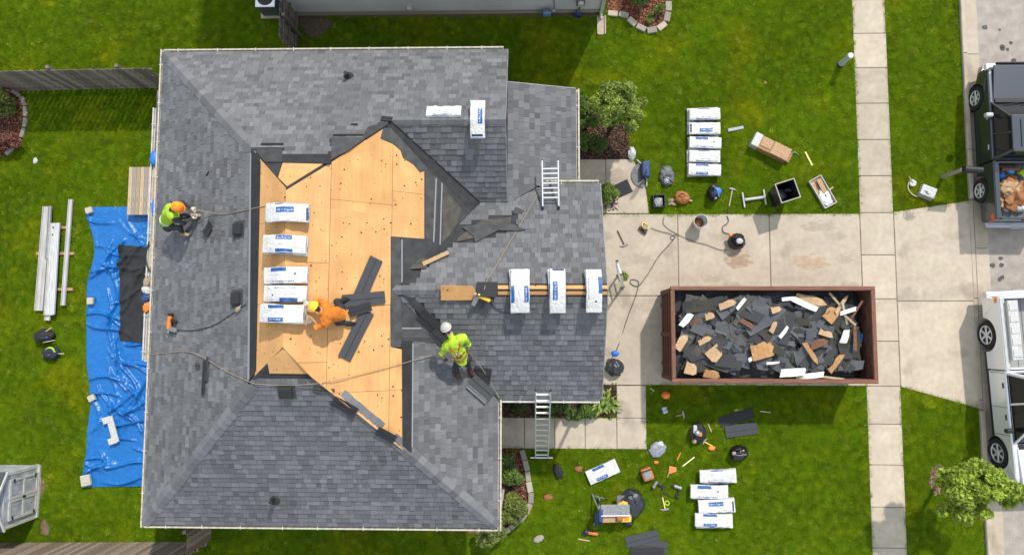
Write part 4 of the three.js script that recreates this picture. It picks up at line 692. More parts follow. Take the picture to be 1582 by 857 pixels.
function bundleGeo(l, w, h, bend, s) {
  const g = new THREE.BoxGeometry(l, h, w, 44, 4, 16), p = g.attributes.position;
  for (let i = 0; i < p.count; i++) {
    let x = p.getX(i), y = p.getY(i), z = p.getZ(i); const ex = Math.abs(x) / (l / 2), ez = Math.abs(z) / (w / 2), ey = Math.abs(y) / (h / 2);
    const rd = Math.pow(ex, 10) + Math.pow(ez, 8); if (ey > .9) y *= 1 - .16 * Math.min(1, rd); x *= 1 - .012 * Math.pow(ey, 4); z *= 1 - .03 * Math.pow(ey, 4);
    const wr = .022 * fbm(x * 5 + s, z * 9, s, 4) - .012 * Math.pow(ez, 6) * (1 + Math.sin(x * 23 + s)); if (y > 0) y += wr + .004 * Math.sin(x * 40 + s) * (ex > .75 ? 1 : 0); else y -= 0; z += .008 * nz(x * 6 + s, y * 9, s);
    y += -bend * (Math.sqrt(x * x + .012) - .11); p.setXYZ(i, x, y + h / 2, z);
  }
  g.computeVertexNormals(); return g;
}
const bundleCache = {};
function bundle(label, o) { // {p, turn, l, w, h, bend, k, tilt, group}
  const key = [o.l, o.w, o.h, o.bend, o.k].join(); const g = bundleCache[key] || (bundleCache[key] = bundleGeo(o.l, o.w, o.h, o.bend || 0, o.k * 3.1));
  const m = solo('shingle_bundle', g, [sideMat, sideMat, wrapMats[o.k + (rnd() < .5 ? 4 : 0)], sideMat, sideMat, sideMat], label, 'shingle bundle', o.group); m.position.copy(o.p); m.rotation.set(o.rx || 0, o.turn || 0, o.rz || 0); m.scale.set(rr(.97, 1.03), rr(.92, 1.08), rr(.96, 1.04)); return m;
}
// across the bare main ridge
[[442, 327, 1, 0, 2], [441, 377, 1, 1, 2], [441, 424, 1, 3, 1], [441, 452, 0, 3, 1], [439, 484, 1, 1, 3]].forEach(([px, py, , k, n], i) => {
  const lab = ['white shingle bundle on the bare ridge next to the rope', 'white shingle bundle on the ridge, second from the rope', 'white shingle bundle in the middle of the row along the ridge', 'white shingle bundle on the ridge between its stack and the middle one', 'white shingle bundle on the ridge beside the orange-shirted worker'][i];
  for (let j = 0; j < n; j++) { const y = RH + .03 + j * .10; const q = G(px + (j - n + 1) * 1.2, py - (n - 1 - j) * 0, y + .06); bundle(n > 1 ? (j === n - 1 ? lab + ', top of its stack' : j === 0 ? lab + ', bottom of its stack' : lab + ', middle of its stack') : lab, { p: V3(xm + rr(-.02, .03) + (px - 441) * .01, y, q.z + rr(-.02, .02)), turn: rr(-.03, .03) + (j - n + 1) * .03, l: 1.02, w: n > 1 ? .44 - j * .02 : .38, h: .10, bend: pw * .8, k: j === n - 1 ? k : 2, group: 'shingle bundles on the main ridge' }); }
});
// over the garage ridge
[[803, 447, 1, 2], [861, 450, 0, 2], [917, 451, 3, 2]].forEach(([px, py, k, n], i) => {
  const lab = ['white shingle bundle over garage ridge beside the plywood patch', 'white shingle bundle in the middle of the garage ridge', 'white shingle bundle at the gable end of the garage ridge'][i];
  for (let j = 0; j < n; j++) { const y = HG + .03 + j * .10, q = G(px, py, y); bundle(`${lab}, ${j ? 'upper' : 'lower'} one`, { p: V3(q.x + rr(-.02, .02), y, Zg + .02), turn: Math.PI / 2 + (j ? 0 : .05), l: 1.06, w: i === 0 ? .46 : .38, h: .10, bend: pgn * .8, k: j ? k : 2, group: 'shingle bundles on the garage ridge' }); }
});
{ // two on the north slope and ridge
  let { p, s } = roofAt(686, 175, .02); let m = bundle('single white shingle bundle lying along the upper roof slope', { p, l: .88, w: .36, h: .11, bend: 0, k: 2, turn: -.02, rx: 0 }); m.quaternion.setFromRotationMatrix(new THREE.Matrix4().makeBasis(s.U, s.N, s.U.clone().cross(s.N))); m.rotateY(Math.PI);
  m = bundle('white shingle bundle laid across the upper wing ridge', { p: V3(G(738, 180, hr).x, hr + .03, Zr - .02), l: .98, w: .36, h: .12, bend: .32, k: 0, turn: Math.PI / 2 });
}
// stacks on the lawn
[[1089, 176], [1089, 198], [1090, 220], [1089, 241], [1089, 262]].forEach(([px, py], i) => { for (let j = 0; j < 2; j++) { const q = G(px - (j ? 0 : 3), py, .12 * (j + 1)); bundle(`white shingle bundle on the upper lawn, ${['first', 'second', 'third', 'fourth', 'fifth'][i]} from the garden tree side, ${j ? 'upper' : 'lower'} layer`, { p: V3(q.x, .03 + j * .13, q.z), l: .98, w: j ? .37 : .41, h: .115, bend: 0, k: j ? [2, 0, 3, 2, 1][i] : 2, turn: rr(-.05, .05), group: 'shingle bundles stacked on the upper lawn' }); } });
[[1109, 736], [1095, 760], [1107, 782], [1102, 804]].forEach(([px, py], i) => { for (let j = 0; j < 2; j++) { const q = G(px + (j ? 0 : 2), py, .13 * (j + 1)); bundle(`white shingle bundle on the lower lawn, ${['nearest the black bag', 'second from the black bag', 'third from the black bag', 'farthest from the black bag'][i]}, ${j ? 'upper' : 'lower'} layer`, { p: V3(q.x, .03 + j * .13, q.z), l: 1.08, w: j ? .385 : .44, h: .115, bend: 0, k: j ? [2, 3, 0, 1][i] : 2, turn: [.02, -.03, .05, -.02][i] + (j ? 0 : .04), group: 'shingle bundles stacked on the lower lawn' }); } });
bundle('single white shingle bundle lying askew on the lower lawn', { p: G(931, 728, .03), l: .98, w: .42, h: .11, bend: 0, k: 1, turn: ang(0, 0, 45, -20) });

// ---------------------------------------------------------------- blue tarp, lumber, ladders, ropes
{
  const left = [[320, 141], [330, 135], [360, 143], [385, 147], [410, 143], [440, 136], [470, 135], [520, 135], [560, 135], [590, 139], [620, 141], [660, 137], [700, 134], [725, 130], [752, 128]].map(([y, x]) => G(x, y)), curve = new THREE.CatmullRomCurve3(left);
  const xr = Xw + .35, nu = 130, nv = 420, pos = [], uv = [], idx = [];
  const folds = []; for (let i = 0; i < 110; i++) folds.push([rr(-13.8, -10), rr(-3.6, 4.6), rr(.5, 1.9) * (rnd() < .5 ? 1 : -1) + (rnd() < .5 ? 1.57 : 0), rr(.3, 1.4), rr(.04, .11), rr(.022, .06)]);
  const H2 = (x, z) => { let y = .035 + .05 * Math.abs(fbm(x * 1.3, z * 1.1, 3)) + .06 * Math.abs(fbm(x * 3.4 + z, z * 2.2, 8, 3)); for (const [fx, fz, a, l, h, w] of folds) { const dx = x - fx, dz = z - fz, s = dx * Math.cos(a) + dz * Math.sin(a), t = -dx * Math.sin(a) + dz * Math.cos(a) + .12 * Math.sin(s * 3 + fx); if (Math.abs(s) < l && Math.abs(t) < w * 4) y += h * Math.exp(-t * t / (w * w)) * sm(l, l * .4, Math.abs(s)); } return y; };
  for (let j = 0; j <= nv; j++) { const p = curve.getPointAt(j / nv); for (let i = 0; i <= nu; i++) { const u = i / nu, x = p.x + (xr - p.x) * u, z = p.z + (j === 0 ? 0 : 0) + .1 * u * (j / nv - .5) - .14 * u * (j > nv * .9 ? (j / nv - .9) * 10 : 0); const e = sm(0, .03, u) * sm(0, .02, j / nv) * sm(1, .98, j / nv); pos.push(x, .03 + (H2(x, z) - .0) * (.35 + .65 * e) + (u < .03 ? .02 : 0), z); uv.push(x, z); } }
  for (let j = 0; j < nv; j++) for (let i = 0; i < nu; i++) { const a = j * (nu + 1) + i, b = a + nu + 1; idx.push(a, b, a + 1, b, b + 1, a + 1); }
  const g = new THREE.BufferGeometry(); g.setAttribute('position', new THREE.Float32BufferAttribute(pos, 3)); g.setAttribute('uv', new THREE.Float32BufferAttribute(uv, 2)); g.setIndex(idx); g.computeVertexNormals();
  const crinkle = tex(512, 512, (u, v) => { const w = .3 * fbm(u * 5, v * 5, 62, 2), a = 1 - Math.abs(fbm(u * 7 + w, v * 5 + w, 60, 3)) * 3, b = 1 - Math.abs(fbm(u * 17 + w, v * 13, 66, 3)) * 3; return .35 + .35 * Math.max(0, a) + .2 * Math.max(0, b); }, { rep: .45, srgb: false }); crinkle.wrapS = crinkle.wrapT = THREE.MirroredRepeatWrapping;
  const weave = tex(64, 64, (u, v) => { const n = .9 + .08 * (rnd() - .5) + .04 * Math.sin(u * 100) * Math.sin(v * 100); return n; }, { rep: 2 });
  solo('blue_tarp', g, mat(L(.004, .155, .50), .36, { map: weave, bumpMap: crinkle, bumpScale: .035 }), 'large creased bright blue tarp spread along the back of the house', 'tarp');
  keepBare([...left.map(p => [p.x + .04, p.z]), [xr, left[left.length - 1].z], [xr, left[0].z]]);
  // dark felt thrown over the tarp
  const ds = onG([[190, 380], [222, 384], [245, 400], [245, 530], [182, 528], [184, 470], [188, 420]]); const fg = new THREE.PlaneGeometry(1.25, 3.0, 30, 60); fg.rotateX(-Math.PI / 2); { const c = G(219, 455), p = fg.attributes.position; for (let i = 0; i < p.count; i++) { const x = p.getX(i) + c.x + .05 * Math.sin(p.getZ(i) * 1.4), z = p.getZ(i) + c.z + .1 * p.getX(i); p.setXYZ(i, x, .03 + H2(x, z) + .03 + .06 * Math.abs(fbm(x * 2 + 9, z * 1.6, 4)) + .03 * Math.exp(-Math.pow((p.getX(i) + .1 - .1 * p.getZ(i)) / .05, 2)), z); } fg.computeVertexNormals(); }
  solo('felt_sheet', fg, M.feltDark, 'crumpled dark roofing felt lying on the blue tarp', 'felt');
  for (const [px, py, l, w, t, lab] of [[137, 325, .22, .2, .3, 'pale block holding the tarp corner nearest the back deck'], [139, 465, .2, .22, 0, 'pale square block holding the outer tarp edge beside the lumber'], [141, 615, .22, .2, .5, 'pale block on the outer tarp edge beyond the felt sheet'], [132, 742, .3, .34, .2, 'large pale block on the tarp corner nearest the shed']]) { const m = solo('tarp_weight', rbox(l, .12, w, .03), M.cream, lab, 'block'); at(m, px, py, .16, t); }
  const br = thing('metal_bracket', 'white angled metal bracket lying on the tarp', 'bracket'); at(br, 172, 664, .14, ang(0, 0, 14, 42)); part('web', rbox(.82, .05, .2, .01, 0, .05, -.06), M.white, br); for (const s of [-1, 1]) part('arm', rbox(.2, .06, .26, .012, s * .33, .06, .03), M.white, br);
}
function onG(l) { return l.map(([x, y]) => gxz(x, y)); }
{ // lumber and trim stacked on sleepers
  for (const [py, x0, x1] of [[392, 58, 116], [352, 78, 112], [447, 62, 114]]) { const a = G(x0, py), b = G(x1, py); const m = solo('wood_sleeper', rbox(b.x - a.x, .07, .09, .008), M.wood, 'short wooden sleeper under the stacked trim boards', 'wood', 'sleepers under the trim boards'); m.position.set((a.x + b.x) / 2, .06, a.z); }
  const board = (x0, y0, x1, y1, w, m, lab, y, name = 'trim_board', n = 1) => { const a = G(x0, y0), b = G(x1, y1), t = thing(name, lab, 'board'); t.position.copy(a).add(b).multiplyScalar(.5); t.position.y = y; t.rotation.y = ang(a.x, a.z, b.x, b.z); const l = a.distanceTo(b); part('board', rbox(l, .045, w, .006), m, t); for (const s of [-1, 1]) part('lip', rbox(l, .05, .022, .005, 0, .025, s * (w / 2 - .012)), m, t); return t; };
  board(77, 320, 64, 480, .27, mat(L(.60, .585, .56), .5, { map: g05 }), 'wide grey trim board, widest of the stacked boards', .125);
  board(83, 320, 78, 400, .1, mat(L(.42, .43, .44), .45, { map: g05 }), 'short grey trim board lying on the wide grey one', .175);
  board(92, 346, 82, 487, .3, M.white, 'wide white trim board with screw holes', .2);
  board(98, 346, 90, 486, .07, mat(L(.55, .57, .60), .45), 'thin bluish white strip lying on the white trim board', .235);
  board(80, 478, 77, 495, .16, M.white, 'short white end piece poking from the trim stack', .13);
  board(113, 309, 101, 472, .13, mat(L(.66, .66, .65), .4, { map: g05 }), 'long narrow white gutter length beside the trim stack', .12, 'gutter_length');
  for (const [x, y] of [[81, 351], [80, 362]]) { const m = solo('black_washer', cyl(.022, .022, .012, 0, 0, 0, 12), M.black, 'small black washer on the white trim board', 'washer', 'washers on the white trim board'); at(m, x, y, .256); }
}
function ladder(label, a, b, w, sideV, n, m = M.alu, foot = true) {
  const t = thing('ladder', label, 'ladder'), d = b.clone().sub(a), l = d.length(); d.normalize(); t.position.copy(a); const nrm = d.clone().cross(sideV).normalize();
  const bas = new THREE.Matrix4().makeBasis(sideV, d, sideV.clone().cross(d)); t.quaternion.setFromRotationMatrix(bas);
  for (const s of [-1, 1]) { part('side_rail', rbox(.035, l, .075, .008, s * w / 2, l / 2, 0), m, t); if (foot) part('foot', rbox(.06, .07, .12, .012, s * w / 2, .02, 0), M.rubber, t); part('rail_cap', rbox(.04, .03, .08, .006, s * w / 2, l + .008, 0), M.rubber, t); }
  for (let i = 0; i < n; i++) part('rung', rbox(w, .032, .05, .008, 0, .28 + i * (l - .5) / (n - 1), 0), m, t);
  return t;
}
{
  const a = G(851, 322, 3.42), b = G(848.5, 251, 3.30); const s = S.garN; a.y = s.h(a.x, a.z) + .05;
  ladder('short aluminium ladder bridging the garage eave and porch roof', a, V3(b.x, a.y + .1, b.z), .42, V3(1, 0, 0), 7);
  const c = G(837, 708, .06), e = G(838, 603, 3.75); ladder('long aluminium ladder leaning on the garage eave from the front walk', c, e, .38, V3(1, 0, 0), 12);
  const t = part('stabiliser', bar(V3(-.34, .06, 0), V3(.34, .06, 0), .025), M.alu, scene.getObjectByName('ladder_001'));
  const f = G(959, 434, .06), g = G(940, 402, 2.3); ladder('aluminium ladder standing against the garage front gable', f, g, .4, V3(.3, 0, 1).normalize(), 8);
}
function rope(name, label, pts, r, m, cat = 'rope') { return solo(name, tube(pts, r, 7, 14), m, label, cat); }
const rp = (l, ab = .03) => l.map(([x, y, a]) => roofAt(x, y, a === undefined ? ab : a).p);
rope('safety_rope', 'tan rope from the orange-helmeted worker to the bare ridge', rp([[299, 323, .35], [318, 327, .12], [345, 330, .04], [375, 325], [400, 320], [412, 318]]), .010, M.rope);
rope('safety_rope', 'tan rope from the back eave across the stripped edge to the hip', rp([[232, 547], [258, 545], [286, 543], [310, 550, .06], [345, 571], [378, 587], [394, 593, .06]]), .010, M.rope);
rope('safety_rope', 'long tan rope running across the bare deck to the harnessed worker', rp([[394, 593, .06], [440, 595, .04], [500, 591, .05], [560, 578, .06], [620, 562, .07], [668, 548, .12], [688, 543, .3]]), .009, M.rope);
rope('safety_rope', 'tan rope hanging from the porch valley to the plywood patch', rp([[838, 288], [824, 312], [808, 340], [784, 380], [768, 408], [752, 434], [748, 448, .1]]), .009, M.rope);
rope('air_hose', 'dark hose from the nail gun to the box vent near bare ridge', rp([[274, 510], [300, 510], [330, 502], [350, 490], [368, 478], [379, 470]]), .011, M.cordDark, 'hose');
rope('air_hose', 'dark hose from the nail gun on garage ridge under the bundles', rp([[756, 466], [768, 478], [785, 484], [805, 485, .05]]), .011, M.cordDark, 'hose');
rope('safety_rope', 'grey-tan rope from the harnessed worker down to the valley corner', rp([[722, 540, .5], [736, 558, .2], [752, 580], [765, 604], [772, 614, .1]]), .010, M.rope);
const grope = (name, label, l, r = .008, m = M.cordDark, h = .06, cat = 'cord') => rope(name, label, l.map(([x, y, a]) => G(x, y, a === undefined ? h : a)), r, m, cat);
grope('power_cord', 'dark power cord looping across the driveway to the black bag', [[1026, 336], [1025, 345], [1034, 354], [1046, 361], [1070, 372], [1092, 378], [1115, 386], [1124, 386]]);
grope('power_cord', 'dark cord from the power tool to the loop on the driveway', [[1006, 352], [1020, 357], [1038, 362], [1043, 367], [1038, 370], [1036, 366], [1042, 363], [1046, 361]]);
grope('power_cord', 'thin dark cord running down to the bag at the garage front', [[1046, 363], [1036, 376], [1018, 396], [1000, 425], [985, 442], [974, 437], [975, 432], [986, 434], [985, 448], [970, 490], [955, 535], [951, 545, .3]], .01);
grope('wire', 'thin dark wire curling from the black bag handle to the axe', [[1127, 361], [1118, 358], [1117, 350], [1123, 346], [1126, 342], [1124, 333]], .012, M.cord, .06, 'wire');
grope('drill_cord', 'dark cord trailing from the drill on the lower lawn', [[1046, 768], [1036, 767], [1030, 762], [1024, 760]], .01, M.cordDark, .07);
grope('garden_hose', 'pale green hose end lying by the white box on the verge', [[1411, 277, .05], [1405, 281], [1404, 292], [1410, 300], [1418, 304]], .02, mat(L(.35, .36, .22), .7), .06, 'hose');

// ---------------------------------------------------------------- pickup trucks
function pickup(label, o) {
  const t = thing('pickup_truck', label, 'pickup truck'), { L: len, W, wb, cabR, cabF, body, hoodY, beltY, roofY, wr } = o;
  const xR = -len / 2, xF = len / 2, ax = o.axR, ax2 = o.axR + wb, arch = wr + .07, lowY = .34;
  // front clip and cab as one pressed body, wheel arch cut out
  const prof = new THREE.Shape(); const pts = [[cabR, lowY + .06]];
  prof.moveTo(cabR, lowY + .06); prof.lineTo(ax2 - arch, lowY + .06); prof.absarc(ax2, wr, arch, Math.PI - Math.asin(Math.min(1, (lowY + .06 - wr) / arch)), Math.asin(Math.min(1, (lowY + .06 - wr) / arch)), true);
  prof.lineTo(xF - .06, lowY + .08); prof.lineTo(xF, .55); prof.lineTo(xF - .02, hoodY - .16); prof.quadraticCurveTo(xF - .06, hoodY - .05, xF - .3, hoodY - .02); prof.lineTo(cabF, hoodY + .05); prof.lineTo(cabF - .15, beltY); prof.lineTo(cabR, beltY); prof.lineTo(cabR, lowY + .06);
  const ex = (sh, d, bv) => { const g = new THREE.ExtrudeGeometry(sh, { depth: d - 2 * bv, bevelEnabled: true, bevelSize: bv * .6, bevelThickness: bv, bevelOffset: -bv * .6, bevelSegments: 3, curveSegments: 14 }); g.translate(0, 0, -d / 2 + bv); return g; };
  const nose = g => { const p = g.attributes.position; for (let i = 0; i < p.count; i++) { const f = Math.max(0, (p.getX(i) - xF + .75) / .75); p.setZ(i, p.getZ(i) * (1 - .13 * f * f)); p.setX(i, p.getX(i) - .16 * f * Math.pow(Math.abs(p.getZ(i)) / (W / 2), 3)); } g.computeVertexNormals(); return g; };
  part('body', nose(ex(prof, W, .09)), body, t);
  // bed sides with rear wheel arch
  const bs = new THREE.Shape(); bs.moveTo(xR + .02, lowY + .1); bs.lineTo(ax - arch, lowY + .06); bs.absarc(ax, wr, arch, Math.PI - Math.asin((lowY + .06 - wr) / arch), Math.asin((lowY + .06 - wr) / arch), true); bs.lineTo(cabR - .02, lowY + .06); bs.lineTo(cabR - .02, beltY + .02); bs.lineTo(xR + .03, beltY + .02); bs.lineTo(xR + .02, lowY + .1);
  for (const s of [-1, 1]) { const g = ex(bs, .16, .045); g.translate(0, 0, s * (W / 2 - .08)); const m = part('bed_side', g, body, t); part('bed_rail', rbox(cabR - xR - .1, .03, .13, .012, (cabR + xR) / 2, beltY + .028, s * (W / 2 - .085)), o.rail || body, m); }
  part('bed_floor', box(cabR - xR - .1, .05, W - .3, (cabR + xR) / 2, .66, 0), o.bedMat, t);
  for (let i = 0; i < 7; i++) part('floor_rib', box(cabR - xR - .14, .02, .06, (cabR + xR) / 2, .692, -W / 2 + .3 + i * (W - .6) / 6), o.bedMat, t);
  part('bed_front', box(.05, beltY - .62, W - .32, cabR - .06, (beltY + .66) / 2, 0), body, t);
  const tg = part('tailgate', rbox(.07, beltY - .6, W - .34, .02, xR + .05, (beltY + .62) / 2, 0), body, t); part('handle', rbox(.03, .06, .18, .01, xR + .01, beltY - .14, 0), M.black, tg);
  // cabin glass, pillars and roof
  const b0 = cabR + .04, b1 = cabF + .02, r0 = cabR + .16, r1 = cabF - .62, zb = W / 2 - .07, zr = W / 2 - .24, quad = (a, b, c, d) => { const g = new THREE.BufferGeometry(); g.setAttribute('position', new THREE.Float32BufferAttribute([...a, ...b, ...c, ...a, ...c, ...d], 3)); g.setAttribute('uv', new THREE.Float32BufferAttribute([0, 0, 1, 0, 1, 1, 0, 0, 1, 1, 0, 1], 2)); g.computeVertexNormals(); return g; };
  const yb = beltY - .03, yt = roofY - .03;
  const ws = part('windshield', quad([b1, hoodY + .01, zb - .05], [b1, hoodY + .01, -zb + .05], [r1, yt, -zr], [r1, yt, zr]), M.glassDark, t); part('rear_window', quad([b0, yb, zb], [b0, yb, -zb], [r0, yt, -zr], [r0, yt, zr]), M.glassDark, t);
  for (const s of [-1, 1]) { const sw = part('side_window', quad([b0, yb, s * zb], [b1, yb, s * zb], [r1, yt, s * zr], [r0, yt, s * zr]), M.glassDark, t);
    const pil = (xb, xt, w, y0 = yb) => part('pillar', (() => { const a = V3(xb, y0, s * (zb + .005)), b = V3(xt, yt, s * (zr + .005)); return bar(a, b, w, w * .9, 6); })(), body, t);
    pil(b0 + .02, r0 + .02, .06); pil(b1 - .03, r1, .035); pil((b0 + b1) / 2 - .12, (r0 + r1) / 2 + .05, .035);
    part('belt_trim', bar(V3(b0, yb + .03, s * (zb + .02)), V3(b1 - .1, yb + .03, s * (zb + .02)), .014), M.black, t);
    const mir = part('mirror', (() => { const g = rbox(.13, .16, .22, .045); g.translate(cabF - .42, beltY + .1, s * (W / 2 + .11)); return g; })(), o.mirror || M.black, t); part('mirror_arm', bar(V3(cabF - .42, beltY + .04, s * (W / 2 - .06)), V3(cabF - .42, beltY + .08, s * (W / 2 + .06)), .02), M.black, mir);
    for (const x of [cabR + .42, cabR + 1.32]) if (x < cabF - .3) part('door_handle', rbox(.16, .035, .05, .012, x, beltY - .13, s * (W / 2 + .005)), o.handle || M.black, t);
    for (const x of [cabR + .06, (cabR + cabF) / 2, cabF - .25]) part('door_seam', box(.012, beltY - lowY - .2, .01, x, (beltY + lowY) / 2 + .04, s * (W / 2 + .001)), M.black, t);
    part('rocker', rbox(wb - 2 * arch, .1, .1, .02, (ax + ax2) / 2, lowY + .03, s * (W / 2 - .06)), M.black, t);
    part('headlight', rbox(.2, .14, .3, .04, xF - .12, hoodY - .17, s * (W / 2 - .22)), mat(L(.7, .72, .74), .15), t);
    const tl = part('tail_light', rbox(.06, .3, .12, .02, xR + .03, beltY - .24, s * (W / 2 - .1)), o.tailMat, t); part('corner_lens', rbox(.16, .14, .05, .015, xR + .12, beltY - .12, s * (W / 2 - .02)), o.tailMat, tl);
    for (const x of [ax, ax2]) { const w = new THREE.Group(); w.name = 'wheel'; w.position.set(x, wr, s * (W / 2 - .125)); t.add(w);
      const ty = new THREE.TorusGeometry(wr - .085, .09, 14, 40); ty.scale(1, 1, 1.25); part('tyre', ty, M.rubber, w); const rg = []; const disc = cyl(wr - .145, wr - .145, .04, 0, 0, 0, 30); disc.rotateX(Math.PI / 2); disc.translate(0, 0, s * .02); part('rim_barrel', disc, mat(L(.06, .06, .065), .5, { metalness: .5 }), w);
      for (let i = 0; i < 6; i++) { const sp = rbox(wr - .17, .07, .03, .014, (wr - .17) / 2 + .01, 0, s * .07); sp.rotateZ(i * 1.0472); rg.push(sp); } const ring = new THREE.TorusGeometry(wr - .152, .02, 8, 34); ring.translate(0, 0, s * .075); rg.push(ring); const hub = cyl(.06, .06, .05, 0, 0, 0, 14); hub.rotateX(Math.PI / 2); hub.translate(0, 0, s * .08); rg.push(hub); part('rim', merge(rg), M.alu, w); }
    part('wheel_well', (() => { const g = new THREE.CylinderGeometry(arch - .005, arch - .005, .3, 20, 1, true, -Math.PI / 2, Math.PI); g.rotateX(Math.PI / 2); g.rotateZ(0); g.translate(ax2, wr, s * (W / 2 - .22)); return g; })(), M.black, t);
  }
  const rg = new THREE.Shape(); const rgeo = new RoundedBoxGeometry(r1 - r0 + .12, .07, zr * 2 + .1, 4, .033); { const p = rgeo.attributes.position; for (let i = 0; i < p.count; i++) { const x = p.getX(i) / ((r1 - r0) / 2), z = p.getZ(i) / zr; if (p.getY(i) > 0) p.setY(i, p.getY(i) + .03 * (1 - x * x) * (1 - z * z)); } rgeo.computeVertexNormals(); rgeo.translate((r0 + r1) / 2, roofY, 0); }
  const rf = part('roof', rgeo, body, t); for (let i = 0; i < (o.ribs || 0); i++) part('roof_rib', rbox(r1 - r0 - .16, .018, .025, .008, (r0 + r1) / 2, roofY + .052, -zr + .2 + i * (2 * zr - .4) / (o.ribs - 1)), body, rf);
  const hg = new RoundedBoxGeometry(xF - cabF - .12, .06, W - .22, 4, .028); { const p = hg.attributes.position; for (let i = 0; i < p.count; i++) { const x = p.getX(i), z = p.getZ(i) / (W / 2); p.setY(i, p.getY(i) + .035 * (1 - z * z) - .05 * Math.max(0, x / ((xF - cabF) / 2)) ** 2 * .6 + (Math.abs(Math.abs(z) - .45) < .12 ? .012 : 0)); } hg.computeVertexNormals(); hg.translate((xF + cabF) / 2 + .0, hoodY + .03, 0); } part('hood', nose(hg), body, t);
  part('cowl', rbox(.14, .03, W - .3, .012, cabF + .05, hoodY + .07, 0), M.black, t); part('wiper', bar(V3(cabF - .03, hoodY + .1, .45), V3(cabF - .12, hoodY + .17, -.1), .01), M.black, ws); part('wiper', bar(V3(cabF - .03, hoodY + .1, -.1), V3(cabF - .12, hoodY + .17, -.6), .01), M.black, ws);
  part('grille', rbox(.05, .2, W - .8, .02, xF - .0, hoodY - .2, 0), M.black, t);
  part('front_bumper', (() => { const g = new THREE.BoxGeometry(.2, .2, W - .04, 1, 2, 16); g.translate(xF + .02, .5, 0); return nose(g); })(), o.bumper, t); part('rear_bumper', rbox(.2, .18, W - .06, .05, xR - .06, .52, 0), o.bumper, t); part('number_plate', rbox(.02, .12, .3, .004, xR - .165, .55, 0), M.white, t);
  part('chassis', box(len - .5, .16, W - .5, 0, .36, 0), M.black, t);
  part('dashboard', box(.3, .2, W - .4, cabF - .35, beltY - .06, 0), M.charcoal, t); for (const s of [-1, 1]) part('seat', rbox(.5, .6, .5, .08, (cabR + cabF) / 2 - .1, beltY + .0, s * .38), M.charcoal, t);
  return t;
}
const carPaint = (c, r = .28, me = .25) => new THREE.MeshPhysicalMaterial({ color: c, roughness: r, metalness: me, clearcoat: 1, clearcoatRoughness: .06, side: THREE.DoubleSide });
{
  // dark pickup, nose up the street, tailgate at the driveway
  const f = G(1507, 152, .36), r = G(1513, 295, .36), W = 1.86, wb = r.z - f.z;
  const t = pickup('dark blue-black pickup parked at the kerb, its bed full of rubbish', { L: wb + 1.9, W, wb, axR: -(wb + 1.9) / 2 + 1.0, cabR: -.62 + -.0, cabF: 1.12, hoodY: 1.02, beltY: 1.08, roofY: 1.66, wr: .37, body: carPaint(L(.040, .046, .058), .34, .5), bedMat: mat(L(.22, .22, .21), .8, { map: g1 }), bumper: mat(L(.35, .36, .38), .3, { metalness: .8 }), tailMat: mat(L(.55, .10, .02), .3), ribs: 4, mirror: mat(L(.4, .41, .42), .4), handle: mat(L(.4, .41, .42), .4, { metalness: .6 }) });
  t.rotation.y = Math.PI / 2; const off = -(wb + 1.9) / 2 + 1.0; t.position.set(f.x - .0 + W / 2 - .06, .02, r.z + off);
  t.userData.bedAt = [t.position.x, r.z];
  // rubbish in the bed, each piece on its own
  const px = (x, y, h = .85) => G(x, y, h), put = (n, g, m, lab, cat, x, y, h, rot = 0) => { const o = solo(n, g, m, lab, cat); o.position.copy(px(x, y, h)); o.rotation.y = rot; return o; };
  put('debris_heap', lump(.42, .2, .5, .5, 3, 4), M.leather, 'heap of brown torn leaves and wood in the dark pickup bed', 'debris', 1560, 299, .70);
  put('debris_heap', lump(.3, .16, .26, .5, 3, 9), M.cardLight, 'pale tan torn cardboard on the heap in the pickup bed', 'debris', 1556, 292, .82);
  put('blue_bucket_lid', lump(.11, .1, .11, .05), M.blue, 'blue ball-shaped container in the corner of the pickup bed', 'container', 1546, 273, .7);
  put('blue_container', lump(.11, .09, .1, .05), mat(L(.03, .25, .62), .4), 'bright blue small container behind the pickup cab', 'container', 1560, 266, .7);
  put('lime_vest_bundle', lump(.2, .12, .14, .3), M.lime, 'crumpled lime-yellow vest in the dark pickup bed', 'vest', 1580, 270, .7);
  put('white_bag', lump(.2, .14, .13, .2, 3, 2), M.white, 'white plastic bag near the dark pickup tailgate', 'bag', 1573, 322, .7);
  put('white_bag', lump(.14, .1, .12, .2, 3, 7), M.white, 'small white rag bundle in the pickup bed corner', 'rag', 1554, 322, .7);
  put('grey_tool_bag', lump(.22, .13, .2, .25, 3, 5), M.slate, 'grey tool bag in the front of the pickup bed', 'bag', 1568, 280, .7);
  put('rolled_mat', (() => { const g = cyl(.06, .06, .5, 0, .06, 0, 12); g.rotateZ(Math.PI / 2); g.translate(0, .06, 0); return g; })(), M.brick, 'brown rolled mat behind the pickup cab', 'mat', 1562, 262, .72);
  for (let i = 0; i < 16; i++) put('wood_offcut', rbox(rr(.14, .32), .03, rr(.05, .12), .006), pick([M.wood, M.woodPale, M.cardLight, M.leather]), 'small wood offcut scattered on the heap in the dark pickup bed', 'wood', rr(1546, 1578), rr(278, 318), rr(.85, 1.0), rr(0, 6)).userData.group = 'wood offcuts in the pickup bed';
}
